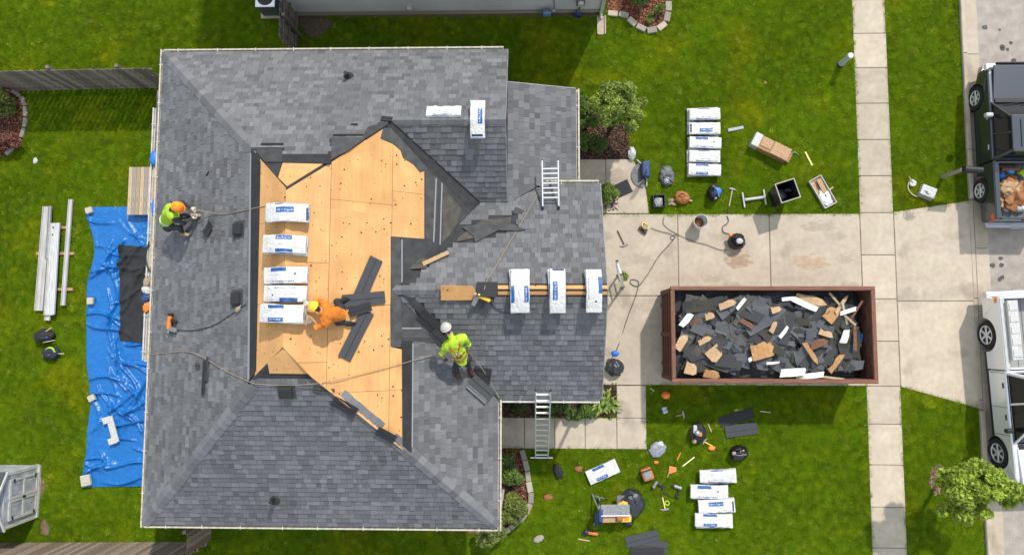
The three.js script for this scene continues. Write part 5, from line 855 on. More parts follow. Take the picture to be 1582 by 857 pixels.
{
  const r = G(1522, 515, .4), f = G(1538, 697, .4), W = 1.95, wb = f.z - r.z, len = wb + 2.05, axR = -len / 2 + 1.12;
  const t = pickup('white crew-cab pickup parked facing the young street tree', { L: len, W, wb, axR, cabR: axR + 1.02, cabF: axR + wb - .34, hoodY: 1.12, beltY: 1.16, roofY: 1.78, wr: .42, body: carPaint(L(.74, .76, .79), .3), bedMat: mat(L(.25, .25, .25), .8), bumper: mat(L(.6, .62, .64), .3, { metalness: .6 }), tailMat: mat(L(.75, .22, .02), .3), ribs: 0, rail: M.white });
  t.rotation.y = -Math.PI / 2 + .045; t.position.set((r.x + f.x) / 2 + W / 2 - .02 + .0, .02, r.z - axR);
  const tb = thing('truck_toolbox', 'long white ribbed toolbox mounted along the white pickup bed', 'toolbox'), q = G(1570, 510, 1.35); tb.position.set(q.x, 1.2, q.z); tb.rotation.y = .045;
  part('lid', rbox(.3, .08, 1.7, .02, 0, .1, 0), M.white, tb); part('case', rbox(.28, .2, 1.66, .02, 0, 0, 0), M.white, tb); for (let i = 0; i < 5; i++) part('lid_rib', rbox(.24, .03, .2, .012, 0, .145, -.66 + i * .33), M.white, tb);
}
{ // mailbox leaning over the kerb
  const t = thing('mailbox', 'black mailbox on a wooden post at the kerb', 'mailbox'); at(t, 1455, 274, 0);
  const d = V3(.12, 0, -.02); part('post', rbox(.09, 1.05, .09, .01, 0, .52, 0), M.woodGrey, t); part('arm', rbox(.5, .07, .08, .01, .2, 1.0, 0), M.woodGrey, t);
  const sh = new THREE.Shape(); sh.moveTo(-.085, 0); sh.lineTo(.085, 0); sh.lineTo(.085, .1); sh.absarc(0, .1, .085, 0, Math.PI, false); sh.lineTo(-.085, 0); const g = new THREE.ExtrudeGeometry(sh, { depth: .5, bevelEnabled: true, bevelSize: .006, bevelThickness: .006 }); g.rotateY(Math.PI / 2); g.translate(.0, 1.04, 0); part('box', g, M.black, t); part('door', rbox(.012, .15, .15, .01, .515, 1.13, 0), M.black, t); part('flag', rbox(.1, .02, .01, .002, .1, 1.16, -.1), M.red, t); t.rotation.y = -.08;
}
{ // utility post
  const t = thing('utility_pedestal', 'white capped utility post beside the sidewalk', 'post'); at(t, 1298, 100, 0); part('post', cyl(.075, .085, .68, 0, .36, 0, 20), mat(L(.42, .45, .5), .5), t); part('cap', cyl(.085, .1, .07, 0, .73, 0, 20), M.white, t); part('base', cyl(.11, .12, .1, 0, .04, 0, 16), M.black, t);
}

// ---------------------------------------------------------------- three roofers
function capsule(px, py, pz, a, b, ra, rb) { const bx = b.x - a.x, by = b.y - a.y, bz = b.z - a.z, t = Math.max(0, Math.min(1, ((px - a.x) * bx + (py - a.y) * by + (pz - a.z) * bz) / (bx * bx + by * by + bz * bz + 1e-9))); const dx = px - a.x - bx * t, dy = py - a.y - by * t, dz = pz - a.z - bz * t; return Math.sqrt(dx * dx + dy * dy + dz * dz) - (ra + (rb - ra) * t); }
const smin = (a, b, k) => { const h = Math.max(k - Math.abs(a - b), 0) / k; return Math.min(a, b) - h * h * k * .25; };
function field(bones, k) { return (x, y, z) => { let d = 9; for (const b of bones) d = smin(d, capsule(x, y, z, b.a, b.b, b.ra, b.rb), k); return d; }; }
function bounds(bones, m) { const lo = [9e9, 9e9, 9e9], hi = [-9e9, -9e9, -9e9]; for (const b of bones) for (const p of [b.a, b.b]) ['x', 'y', 'z'].forEach((q, i) => { const r = Math.max(b.ra, b.rb) + m; lo[i] = Math.min(lo[i], p[q] - r); hi[i] = Math.max(hi[i], p[q] + r); }); return [lo, hi]; }
function coloured(g, bones) { const p = g.attributes.position, c = new Float32Array(p.count * 3); for (let i = 0; i < p.count; i++) { let best = 9, col = bones[0].c; for (const b of bones) { const d = capsule(p.getX(i), p.getY(i), p.getZ(i), b.a, b.b, b.ra, b.rb); if (d < best) { best = d; col = b.c; } } c.set(col, i * 3); } g.setAttribute('color', new THREE.BufferAttribute(c, 3)); return g; }
const skinM = mat(0xffffff, .75, { vertexColors: true });
function worker(label, J, o) { // J: joints as world points
  const t = thing('person', label, 'person'); const B = (a, b, ra, rb, c) => ({ a, b, ra, rb: rb === undefined ? ra : rb, c }); const k = o.cols, mid = (a, b, f) => a.clone().lerp(b, f);
  const bones = [B(J.pelvis, mid(J.pelvis, J.chest, .5), .15, .135, k.shirt), B(mid(J.pelvis, J.chest, .4), J.chest, .135, .15, k.shirt), B(J.shL, J.shR, .085, .085, k.shirt), B(mid(J.shL, J.chest, .4), mid(J.shR, J.chest, .4), .12, .12, k.shirt), B(J.chest, J.neck, .09, .058, k.shirt), B(J.neck, J.head, .055, .06, k.skin), B(J.hipL, J.hipR, .12, .12, k.pants),
    B(J.shL, J.elL, .062, .05, k.sleeve), B(J.elL, J.haL, .048, .034, k.fore), B(J.shR, J.elR, .062, .05, k.sleeve), B(J.elR, J.haR, .048, .034, k.fore), B(J.hipL, J.knL, .095, .068, k.pants), B(J.knL, J.foL, .066, .046, k.pants), B(J.hipR, J.knR, .095, .068, k.pants), B(J.knR, J.foR, .066, .046, k.pants)];
  const geos = []; { const [lo, hi] = bounds(bones, .06); geos.push(coloured(surfaceNet(field(bones, .06), lo, hi, .016), bones)); }
  const look = J.look.clone().sub(J.head).normalize(), up = J.head.clone().sub(J.neck).normalize(), rt = look.clone().cross(up).normalize(), fw = up.clone().cross(rt).normalize(), hd = (x, y, z) => J.head.clone().addScaledVector(rt, x).addScaledVector(up, y).addScaledVector(fw, z);
  { const hb = [B(hd(0, .05, -.01), hd(0, .0, .01), .098, .09, k.skin), B(hd(0, -.05, .045), hd(0, -.085, .06), .06, .04, k.skin), B(hd(0, .0, .1), hd(0, -.03, .115), .012, .016, k.skin), B(hd(.092, -.005, 0), hd(.098, .02, -.005), .014, .018, k.skin), B(hd(-.092, -.005, 0), hd(-.098, .02, -.005), .014, .018, k.skin), B(hd(-.02, -.062, .095), hd(.02, -.062, .095), .009, .009, [.35, .12, .09]), B(hd(0, .0, -.06), hd(0, -.06, -.05), .06, .05, k.hair)], [lo, hi] = bounds(hb, .03); geos.push(coloured(surfaceNet(field(hb, .02), lo, hi, .007), hb)); }
  for (const s of ['L', 'R']) { // hands: palm, four fingers curled round the thing held, thumb from the side
    const h = J['ha' + s], f = h.clone().sub(J['el' + s]).normalize(), d = V3(0, -1, 0), side = f.clone().cross(d).normalize(), pal = side.clone().cross(f).normalize(), q = (x, y, z) => h.clone().addScaledVector(side, x).addScaledVector(f, y).addScaledVector(pal, z), hb = [B(h, q(0, .08, 0), .032, .036, k.glove), B(q(-.026, .07, 0), q(.026, .07, 0), .024, .024, k.glove)];
    [[-.034, .058], [-.012, .07], [.012, .066], [.033, .05]].forEach(([x, l]) => { hb.push(B(q(x, .09, 0), q(x * 1.1, .09 + l * .55, -.012), .0115, .0105, k.glove), B(q(x * 1.1, .09 + l * .55, -.012), q(x * 1.05, .09 + l * .75, -.045), .0105, .009, k.glove)); }); const ts = s === 'L' ? 1 : -1; hb.push(B(q(.03 * ts, .03, 0), q(.062 * ts, .065, -.015), .014, .012, k.glove), B(q(.062 * ts, .065, -.015), q(.058 * ts, .1, -.035), .012, .0095, k.glove));
    const [lo, hi] = bounds(hb, .02); geos.push(coloured(surfaceNet(field(hb, .012), lo, hi, .006), hb)); }
  const body = mergeGeometries(geos.map(g => { g.deleteAttribute('uv'); return g; })); part('body', body, skinM, t);
  for (const s of ['L', 'R']) { const a = J['fo' + s], d = J['to' + s].clone().sub(a), n = d.clone().normalize(), bb = [B(a.clone().addScaledVector(n, -.05), a.clone().addScaledVector(n, .17), .05, .045, [0, 0, 0]), B(a, mid(a, J['kn' + s], .3), .06, .062, [0, 0, 0])], [lo, hi] = bounds(bb, .03); part('boot', surfaceNet(field(bb, .03), lo, hi, .012), o.boot || M.woodDark, t); }
  // vest follows the torso
  if (o.vest) { const vb = [B(mid(J.pelvis, J.chest, .12), mid(J.pelvis, J.chest, .5), .168, .162, k.shirt), B(mid(J.pelvis, J.chest, .4), J.chest, .162, .175, k.shirt), B(mid(J.shL, J.shR, .1), mid(J.shL, J.shR, .9), .102, .102, k.shirt), B(mid(J.shL, J.chest, .4), mid(J.shR, J.chest, .4), .14, .14, k.shirt)]; if (o.sleeves) for (const s of ['L', 'R']) vb.push(B(J['sh' + s], mid(J['sh' + s], J['el' + s], .75), .08, .07, k.shirt)); const [lo, hi] = bounds(vb, .05), ff = field(vb, .05); part(o.vestName || 'vest', surfaceNet((x, y, z) => ff(x, y, z) + .024 * fbm(x * 9, y * 9, z * 9, 3), lo, hi, .015), o.vest, t);
    if (o.harness) { const back = V3(0, 1, 0), ch = J.chest.clone(), ax = J.chest.clone().sub(J.pelvis).normalize(), lr = J.shR.clone().sub(J.shL).normalize(), out = lr.clone().cross(ax).normalize(); if (out.y < 0) out.negate(); const hp = (x, y) => { let p = ch.clone().addScaledVector(lr, x).addScaledVector(ax, y); for (let i = 0; i < 40; i++) { const q = p.clone().addScaledVector(out, .4 - i * .01); if (ff(q.x, q.y, q.z) < .012) return q; } return p.addScaledVector(out, .16); }; for (const s of [-1, 1]) part('harness_strap', tube([hp(s * .15, .05), hp(s * .1, -.06), hp(0, -.2), hp(-s * .1, -.36)], .017, 6), o.harness, t); part('harness_strap', tube([hp(-.16, -.32), hp(0, -.35), hp(.16, -.32)], .02, 6), M.charcoal, t); part('back_ring', (() => { const g = new THREE.TorusGeometry(.035, .009, 8, 18), q = hp(0, -.18); g.rotateX(Math.PI / 2); g.translate(q.x, q.y + .015, q.z); return g; })(), M.steel, t); part('tool_belt', tube([hp(-.17, -.47), hp(0, -.5), hp(.17, -.47)], .035, 6), M.leather, t); }
    if (o.stripe) { const ax = J.chest.clone().sub(J.pelvis).normalize(), lr = J.shR.clone().sub(J.shL).normalize(), c0 = mid(J.pelvis, J.chest, .35), u2 = lr.clone().cross(ax).normalize(), ring = []; for (let i = 0; i < 16; i++) { const a = i / 16 * 6.283; ring.push(c0.clone().addScaledVector(lr, .178 * Math.cos(a)).addScaledVector(u2, .172 * Math.sin(a))); } part('reflective_band', tube(ring, .018, 6, 4, true), mat(L(.6, .62, .55), .4), t); } }
  { // hard hat: shell, brim, crest
    const hm = new THREE.Matrix4().makeBasis(rt.clone().negate(), up, fw).setPosition(hd(0, .045, 0)), sh = new THREE.SphereGeometry(.135, 26, 14, 0, 6.283, 0, 1.62); sh.scale(.93, .95, 1.08); sh.applyMatrix4(hm); const H = part('hard_hat', sh, o.hat, t); const br = new THREE.TorusGeometry(.136, .012, 8, 30); br.rotateX(Math.PI / 2); br.scale(.95, 1, 1.15); br.translate(0, 0, .012); br.applyMatrix4(hm); part('brim', br, o.hat, H); for (const x of [-.03, 0, .03]) { const cr = new THREE.TorusGeometry(.132, .008, 6, 20, Math.PI); cr.rotateY(Math.PI / 2); cr.scale(1, .96, 1.06); cr.translate(x, .003, 0); cr.applyMatrix4(hm); part('crest', cr, o.hat, H); } }
  for (const x of [-.035, .035]) { const g = new THREE.SphereGeometry(.011, 8, 6), q = hd(x, .012, .089); g.translate(q.x, q.y, q.z); part('eye', g, M.black, t); }
  return t;
}
const jt = (px, py, ab) => roofAt(px, py, ab).p;
function joints(d) { const J = {}; for (const [k, v] of Object.entries(d)) J[k] = jt(...v); return J; }
const skinC = [.42, .24, .15], hairC = [.03, .02, .015];
worker('crouching roofer in lime vest and orange hard hat holding a rope', joints({
  pelvis: [256, 345, .40], chest: [262, 329, .68], neck: [268, 322, .80], head: [273, 320, .90], look: [300, 328, .5], shL: [264, 317, .72], shR: [270, 338, .70], elL: [281, 313, .62], haL: [294, 321, .40], elR: [282, 345, .52], haR: [296, 337, .26],
  hipL: [260, 339, .40], hipR: [259, 351, .38], knL: [284, 334, .36], foL: [300, 333, .09], toL: [309, 333, .04], knR: [277, 352, .44], foR: [283, 361, .09], toR: [293, 364, .04] }),
  { cols: { shirt: [.03, .032, .036], sleeve: [.03, .032, .036], fore: [.03, .032, .036], pants: [.022, .024, .028], skin: skinC, hair: hairC, glove: [.55, .50, .42] }, vest: M.lime, hat: M.helmetOrange, stripe: true, boot: M.tan });
worker('kneeling roofer in orange shirt and yellow hard hat by the bundles', joints({
  pelvis: [524, 486, .52], chest: [505, 484, .70], neck: [495, 480, .74], head: [487, 475, .78], look: [476, 470, .2], shL: [503, 499, .68], shR: [502, 470, .70], elL: [489, 506, .48], haL: [482, 498, .28], elR: [489, 463, .52], haR: [478, 468, .34],
  hipL: [525, 494, .48], hipR: [525, 477, .48], knL: [522, 498, .10], foL: [541, 500, .10], toL: [548, 500, .02], knR: [520, 466, .26], foR: [533, 463, .10], toR: [541, 463, .03] }),
  { cols: { shirt: [.8, .24, .02], sleeve: [.8, .24, .02], fore: skinC, pants: [.018, .018, .022], skin: skinC, hair: hairC, glove: [.62, .56, .5] }, vest: M.orangeCloth, vestName: 'shirt', sleeves: true, hat: M.helmetYellow, boot: M.blackCloth });
worker('bending roofer in lime shirt and red safety harness near the valley', joints({
  pelvis: [714, 555, .62], chest: [702, 530, .86], neck: [695, 516, .94], head: [690, 508, 1.0], look: [678, 492, .3], shL: [688, 536, .84], shR: [716, 521, .84], elL: [682, 546, .60], haL: [686, 553, .36], elR: [724, 532, .60], haR: [722, 546, .40],
  hipL: [708, 560, .60], hipR: [721, 554, .60], knL: [704, 566, .34], foL: [708, 582, .09], toL: [703, 578, .03], knR: [722, 562, .36], foR: [729, 576, .09], toR: [724, 572, .03] }),
  { cols: { shirt: [.5, .78, .03], sleeve: [.5, .78, .03], fore: skinC, pants: [.016, .02, .035], skin: skinC, hair: hairC, glove: [.06, .06, .06] }, vest: M.lime, vestName: 'shirt', sleeves: true, hat: M.helmetWhite, harness: M.red, boot: M.woodDark });

// ---------------------------------------------------------------- loose material on the roof
function lay(o, px, py, above = .02, turnPx = 0) { const { p, s } = roofAt(px, py, above); const bx = V3(Math.cos(turnPx), 0, Math.sin(turnPx)); const x = bx.addScaledVector(s.N, -bx.dot(s.N)).normalize(), z = x.clone().cross(s.N).normalize(); o.quaternion.setFromRotationMatrix(new THREE.Matrix4().makeBasis(x, s.N, z)); o.position.copy(p); return o; }
const D = Math.PI / 180;
function shingleStrip(label, px, py, deg, l, w, m, above = .03, curl = .1, group) {
  const t = thing('shingle_strip', label, 'shingle strip', group), g = new THREE.BoxGeometry(l, .012, w, 14, 1, 4), p = g.attributes.position; for (let i = 0; i < p.count; i++) p.setY(i, p.getY(i) + curl * p.getX(i) ** 2 + .006 * nz(p.getX(i) * 5, p.getZ(i) * 5, px)); g.computeVertexNormals(); part('strip', g, m, t);
  const h = new THREE.BoxGeometry(l * .96, .006, .012, 14, 1, 1), q = h.attributes.position; for (let i = 0; i < q.count; i++) q.setY(i, q.getY(i) + .012 + curl * q.getX(i) ** 2); part('adhesive_line', h, M.black, t); return lay(t, px, py, above, deg * D);
}
shingleStrip('long grey shingle strip pointing at the valley on bare plywood', 569, 428, -64, 1.0, .34, M.slate, .05, .02);
shingleStrip('grey shingle strip lying level over the two long ones', 562, 462, -6, 1.05, .3, M.slate, .085, .03);
shingleStrip('long grey shingle strip below the crossing one on bare plywood', 550, 517, -60, 1.25, .33, M.slate, .05, .02);
shingleStrip('dark bent strip over the long one beside orange-shirted worker', 556, 478, -15, .55, .22, M.charcoal, .11, .3);
shingleStrip('charcoal shingle strip above the lime-shirted roofer', 665, 502, 50, .75, .42, M.charcoal, .08, .05);
shingleStrip('small charcoal strip beside the lime-shirted roofer hands', 676, 522, 55, .45, .3, M.felt, .12, .1);
shingleStrip('dark shingle square below the harnessed roofer', 745, 580, 10, .45, .45, M.charcoal, .04, .05);
shingleStrip('grey curled strip at the lower corner of the garage valley', 744, 598, 35, .75, .3, M.slate, .1, .12);
shingleStrip('short grey strip beside the curled one at the valley corner', 737, 608, 35, .7, .14, M.grey, .08, .05);
shingleStrip('dark lifted shingle near the crouching roofer', 321, 353, -40, .38, .24, M.charcoal, .08, .8);
shingleStrip('dark narrow strip standing on the back slope, the longer of two', 314, 583, 92, .85, .12, M.charcoal, .07, .02);
shingleStrip('dark narrow strip on the back slope, the shorter of two', 319, 570, 92, .6, .1, M.slate, .06, .02);
shingleStrip('small grey shingle piece beside the two narrow strips', 304, 565, 10, .18, .14, M.slate, .04, .1);
shingleStrip('dark shingle on the lower hip edge of the bare deck', 532, 628, 40, .62, .3, M.charcoal, .07, .1);
shingleStrip('dark shingle farther down the lower hip edge', 596, 672, 40, .5, .26, M.charcoal, .07, .1);
shingleStrip('small charcoal piece on the upper slope above bare deck', 547, 192, 0, .17, .07, M.charcoal, .03, 0);
shingleStrip('charcoal scrap at the peak of the bare deck', 597, 183, 12, .28, .16, M.charcoal, .05, .3);
shingleStrip('thin dark strip left on the courses above bare deck', 538, 208, 0, .75, .05, M.charcoal, .03, 0);
shingleStrip('thin dark strip on the upper slope near the hip', 420, 222, 0, .55, .06, M.charcoal, .03, 0);
shingleStrip('dark strip on the courses at the lower end of ridge', 500, 603, 8, .5, .13, M.feltBrown, .04, 0);
shingleStrip('black felt square around the nail gun on garage ridge', 752, 447, 0, .5, .42, M.charcoal, .06, .15);
shingleStrip('brown felt offcut beside the wood board at the valley', 646, 407, -5, .42, .3, M.feltBrown, .06, .1);
shingleStrip('thin curled dark strip on the back slope near the bare hip', 320, 268, -40, .14, .04, M.black, .03, .5);
{ // plywood patch, board and nail guns
  const sh = new THREE.Shape([[-.44, -.2], [.0, -.2], [.38, -.19], [.46, -.12], [.44, .02], [.36, .18], [-.42, .2]].map(q => new THREE.Vector2(...q))), g = new THREE.ExtrudeGeometry(sh, { depth: .015, bevelEnabled: false }); g.rotateX(-Math.PI / 2);
  lay(solo('plywood_patch', g, PLY[1], 'cut plywood patch lying on the garage ridge', 'plywood'), 708, 452, .06, 0);
  lay(solo('wood_board', rbox(.72, .04, .12, .006), M.wood, 'short wooden board lying across the felt valley', 'wood'), 673, 399, .08, -33 * D);
}
function nailGun(label, m, place) {
  const t = thing('nail_gun', label, 'nail gun'); const bd = part('body', (() => { const g = rbox(.34, .1, .1, .045, 0, .06, 0); return g; })(), m, t); part('cap', (() => { const g = cyl(.06, .06, .05, 0, 0, 0, 16); g.rotateZ(Math.PI / 2); g.translate(.18, .06, 0); return g; })(), M.black, bd);
  part('handle', rbox(.06, .06, .24, .025, .06, .05, .15), M.black, t); part('magazine', rbox(.1, .07, .3, .02, -.14, .05, .14), M.galv, t); part('nose', rbox(.1, .05, .05, .012, -.2, .05, 0), M.steel, t); part('trigger', rbox(.03, .02, .05, .006, .02, .06, .07), M.black, t); place(t); return t;
}
nailGun('orange nail gun lying on the back slope with a hose', M.orange, t => lay(t, 265, 498, .02, -80 * D)).scale.setScalar(1.15);
nailGun('yellow-orange nail gun beside the plywood patch on the garage ridge', M.yellow, t => lay(t, 748, 458, .09, 30 * D)).scale.setScalar(1.1);
{ const t = thing('hose_coupling', 'small yellow coupling at the box vent on the back slope', 'coupling'); part('shell', lump(.1, .06, .06, .1), M.tan, t); part('plug', rbox(.1, .03, .03, .01, .1, .04, 0), M.steel, t); lay(t, 369, 478, .02, -.6); }
{ const items = [[227, 436, M.tan, 'tan glove lying on the lean-to boards'], [226, 448, M.white, 'white rag lying on the lean-to boards'], [225, 461, M.blueDark, 'dark blue cloth lying on the lean-to boards'], [227, 475, M.orange, 'orange pouch lying on the lean-to boards']]; items.forEach(([x, y, m, l], i) => { const o = solo(['glove', 'rag', 'cloth', 'pouch'][i], lump(.1, .06, .13, .3, 3, i * 4), m, l, ['glove', 'rag', 'cloth', 'pouch'][i]); at(o, x, y, 2.63, i); });
  at(solo('black_hose_piece', tube([V3(0, 0, -.4), V3(-.06, .03, -.1), V3(-.03, .02, .25), V3(.08, 0, .45)], .02), M.black, 'black bent hose piece lying on the lean-to boards', 'hose'), 229, 395, 2.66); at(solo('blue_cloth', lump(.12, .08, .2, .2, 3, 3), M.blue, 'bright blue cloth on the lean-to shingles', 'cloth'), 239, 245, 2.64); at(solo('blue_cloth', lump(.07, .05, .22, .2, 3, 8), M.blue, 'narrow blue cloth on boards beside the crouching roofer', 'cloth'), 238, 320, 2.64); }

// ---------------------------------------------------------------- things on the driveway and lawns
function hammer(label, x0, y0, x1, y1, m, name = 'hammer', hl = .16, h = .05) { // handle from (x0,y0) to the head at (x1,y1)
  const t = thing(name, label, name); const a = G(x0, y0, h), b = G(x1, y1, h), l = a.distanceTo(b); t.position.copy(a); t.rotation.y = ang(a.x, a.z, b.x, b.z);
  part('handle', (() => { const g = rbox(l, .03, .036, .012, l / 2, 0, 0); return g; })(), m, t); part('grip', rbox(l * .3, .036, .042, .014, l * .15, 0, 0), M.woodDark, t); part('head', merge([rbox(.055, .05, hl, .012, l, .005, 0), bar(V3(l, .005, hl / 2 - .01), V3(l - .05, .005, hl / 2 + .06), .02, .008), (() => { const g = cyl(.03, .03, .04, 0, 0, 0, 12); g.rotateX(Math.PI / 2); g.translate(l, .005, -hl / 2); return g; })()]), M.galv, t); return t;
}
function bucket(label, px, py, r, h, m, inner, fill) {
  const t = thing('bucket', label, 'bucket'); at(t, px, py, .04); const pr = [[r * .8, 0], [r, h], [r + .015, h], [r + .015, h - .02], [r - .012, h - .01], [r * .8 - .012, .015], [0, .015]].map(q => new THREE.Vector2(...q)); part('pail', new THREE.LatheGeometry(pr, 32), m, t); part('rim', (() => { const g = new THREE.TorusGeometry(r + .008, .012, 8, 32); g.rotateX(Math.PI / 2); g.translate(0, h, 0); return g; })(), m, t); part('handle', tube([V3(-r, h - .05, 0), V3(-r * .9, h - .02, r * .9), V3(0, h - .03, r + .05), V3(r * .9, h - .02, r * .9), V3(r, h - .05, 0)], .005), M.steel, t); return t;
}
bucket('white plastic bucket with orange rags inside, on the driveway', 1078, 345, .2, .42, M.white);
{ const q = G(1078, 345, .04); const o = solo('rag_heap', lump(.13, .08, .12, .5, 4, 3), M.leather, 'orange-brown rags inside the white bucket', 'rags'); o.position.set(q.x, .1, q.z); }
hammer('claw hammer with a dark brown handle lying on the driveway', 954, 356, 965, 379, M.woodDark);
{ const t = thing('circular_saw', 'brown and green corded saw lying on the driveway', 'saw'); at(t, 995, 352, .04, -.7); part('handle', rbox(.3, .07, .08, .025, .02, .05, .1), M.woodDark, t); part('motor', (() => { const g = cyl(.08, .08, .16, 0, .09, -.02, 16); return g; })(), M.tan, t); part('guard', (() => { const g = new THREE.TorusGeometry(.1, .02, 8, 24, 4.2); g.rotateX(1.2); g.translate(-.02, .1, -.06); return g; })(), M.yellow, t); const bl = cyl(.1, .1, .006, 0, 0, 0, 24); bl.rotateX(1.2); bl.translate(-.02, .1, -.06); part('blade', bl, M.steel, t); part('base_plate', rbox(.26, .01, .16, .004, -.02, .012, -.02), M.galv, t); part('plug', lump(.04, .03, .05, .1), mat(L(.3, .5, .1), .6), t).position.set(.1, .05, -.04); }
function bag(name, label, cat, px, py, rx, ry, rz, m, extras = [], seed2 = 1, turn = 0, amp = .16) { const t = thing(name, label, cat); at(t, px, py, .035, turn); part('shell', lump(rx, ry, rz, amp, 2.6, seed2, 30), m, t); for (const [n, g, mm] of extras) part(n, g, mm, t); return t; }
const gloss = mat(L(.010, .010, .012), .22);
bag('rubbish_bag', 'glossy black rubbish bag with orange tie on the driveway', 'bag', 1136, 374, .25, .26, .25, gloss, [['tie', lump(.06, .05, .05, .3).translate(-.2, .2, -.18), M.orange], ['knot', lump(.05, .06, .05, .2).translate(-.12, .42, -.1), gloss], ['label', (() => { const g = lump(.1, .02, .08, .25, 3, 5); g.translate(.02, .4, .02); return g; })(), mat(L(.35, .37, .4), .35)]], 3);
bag('rubbish_bag', 'round black bag lying near the lower shingle bundles', 'bag', 1140, 699, .26, .22, .24, gloss, [['strap', tube([V3(-.2, .22, -.1), V3(-.05, .36, 0), V3(.15, .3, .08)], .02), M.grey], ['glove', lump(.06, .04, .05, .3).translate(-.16, .28, -.12), M.tan]], 7, .5);
bag('tool_backpack', 'black and blue tool backpack on the upper lawn', 'backpack', 1102, 299, .2, .24, .25, M.blackCloth, [['pocket', lump(.12, .08, .13, .2, 3, 5).translate(.05, .28, 0), M.blue], ['pocket', lump(.09, .07, .1, .2, 3, 8).translate(-.07, .28, .1), M.denim], ['strap', tube([V3(-.1, .35, -.18), V3(0, .43, -.05), V3(.08, .38, .18)], .018), M.silver], ['bottle', lump(.05, .05, .05, .1).translate(0, .26, .2), M.silver]], 2);
bag('leather_bag', 'round brown leather bag lying on the upper lawn', 'bag', 1053, 306, .24, .15, .2, mat(L(.48, .19, .05), .65, { map: g1 }), [['opening', (() => { const g = new THREE.TorusGeometry(.07, .018, 8, 20); g.rotateX(Math.PI / 2); g.scale(1.3, 1, .8); g.translate(-.03, .235, -.05); return g; })(), M.leather], ['strap', rbox(.12, .025, .05, .01, .28, .05, .03), M.woodPale]], 5, -.2);
{ const t = thing('glove_pair', 'pale tan work gloves beside the brown leather bag', 'gloves'); at(t, 1040, 309, .05); for (const [z, a] of [[0, .2], [.12, -.3]]) { const p = part('glove', lump(.1, .03, .05, .3, 3, z * 9), M.tan, t); p.position.set(0, 0, z); p.rotation.y = a; for (let i = 0; i < 4; i++) { const f = part('finger', bar(V3(-.08, .025, z + (i - 1.5) * .022), V3(-.15, .02, z + (i - 1.5) * .03), .011, .009), M.tan, t); } } }
{ const t = thing('plastic_crate', 'small black crate holding a crinkled silver sheet', 'crate'); at(t, 1017, 312, .03, .05); part('base', rbox(.34, .03, .38, .01, 0, .02, 0), M.black, t); for (const s of [-1, 1]) { part('side', rbox(.03, .2, .4, .01, s * .17, .11, 0), M.black, t); part('end', rbox(.31, .2, .03, .01, 0, .11, s * .185), M.black, t); } const o = solo('foil_sheet', lump(.14, .05, .16, .45, 4, 3), M.silver, 'crinkled silver sheet inside the small black crate', 'sheet'); at(o, 1017, 312, .1); }
bag('grey_hood_bag', 'crumpled grey protective hood bag lying on the upper lawn', 'bag', 1030, 272, .22, .1, .32, mat(L(.16, .18, .20), .6, { map: g1 }), [['visor', rbox(.18, .02, .07, .01, .03, .15, .02), M.black], ['strap', tube([V3(-.15, .13, .05), V3(0, .18, .12), V3(.15, .12, .25)], .015), M.black], ['panel', lump(.1, .04, .1, .3, 4, 2).translate(-.04, .12, .16), M.silver]], 9, .1, .28);
{ const t = thing('welcome_mat', 'dark grey mat lying askew on the garden walk', 'mat'); at(t, 963, 291, .05, ang(0, 0, 22, -10)); part('pile', rbox(.46, .02, .4, .008), M.charcoal, t); part('border', merge([rbox(.5, .016, .03, .006, 0, 0, .2), rbox(.5, .016, .03, .006, 0, 0, -.2)]), M.black, t); }
{ const t = thing('folding_screen', 'curved clear plastic panel with a dark backing by the garden walk', 'panel'); at(t, 990, 268, .03, 0); const sh = []; const g = new THREE.CylinderGeometry(.42, .42, .5, 20, 1, true, .3, 1.5); g.translate(-.28, .3, 0); part('clear_panel', g, M.plastic, t); part('frame', tube([V3(-.12, .06, -.42), V3(.08, .08, -.2), V3(.16, .1, .1), V3(.17, .06, .42)], .02), M.white, t); part('backing', rbox(.26, .3, .5, .06, .12, .16, -.08), M.blueDark, t); part('base_sheet', (() => { const g2 = new THREE.CircleGeometry(.4, 20, 0, 3.1); g2.rotateX(-Math.PI / 2); g2.rotateY(1.57); g2.translate(.1, .05, .05); return g2; })(), M.grey, t); }
bag('plastic_wrap', 'crumpled clear plastic wrap at the bed beside the walk', 'wrap', 976, 238, .12, .1, .2, M.plastic, [], 4, 0, .4);
hammer('long-handled hatchet with an orange band on the upper lawn', 1125, 329, 1132, 292, M.woodPale, 'hatchet', .17);
{ const t = thing('saw_horse', 'white H-shaped metal stand lying on the upper lawn', 'stand'); const a = G(1150, 309), b = G(1180, 305); at(t, 1165, 307, .06, ang(0, 0, 30, -4)); part('crossbar', (() => { const g = cyl(.045, .045, .62, 0, 0, 0, 14); g.rotateZ(Math.PI / 2); g.translate(0, .04, 0); return g; })(), M.white, t); for (const s of [-1, 1]) { const f = part('end_bar', rbox(.05, .06, .48, .015, s * .33, .03, s * .0), M.white, t); part('clamp', rbox(.08, .09, .1, .02, s * .28, .04, 0), M.silver, t); } }
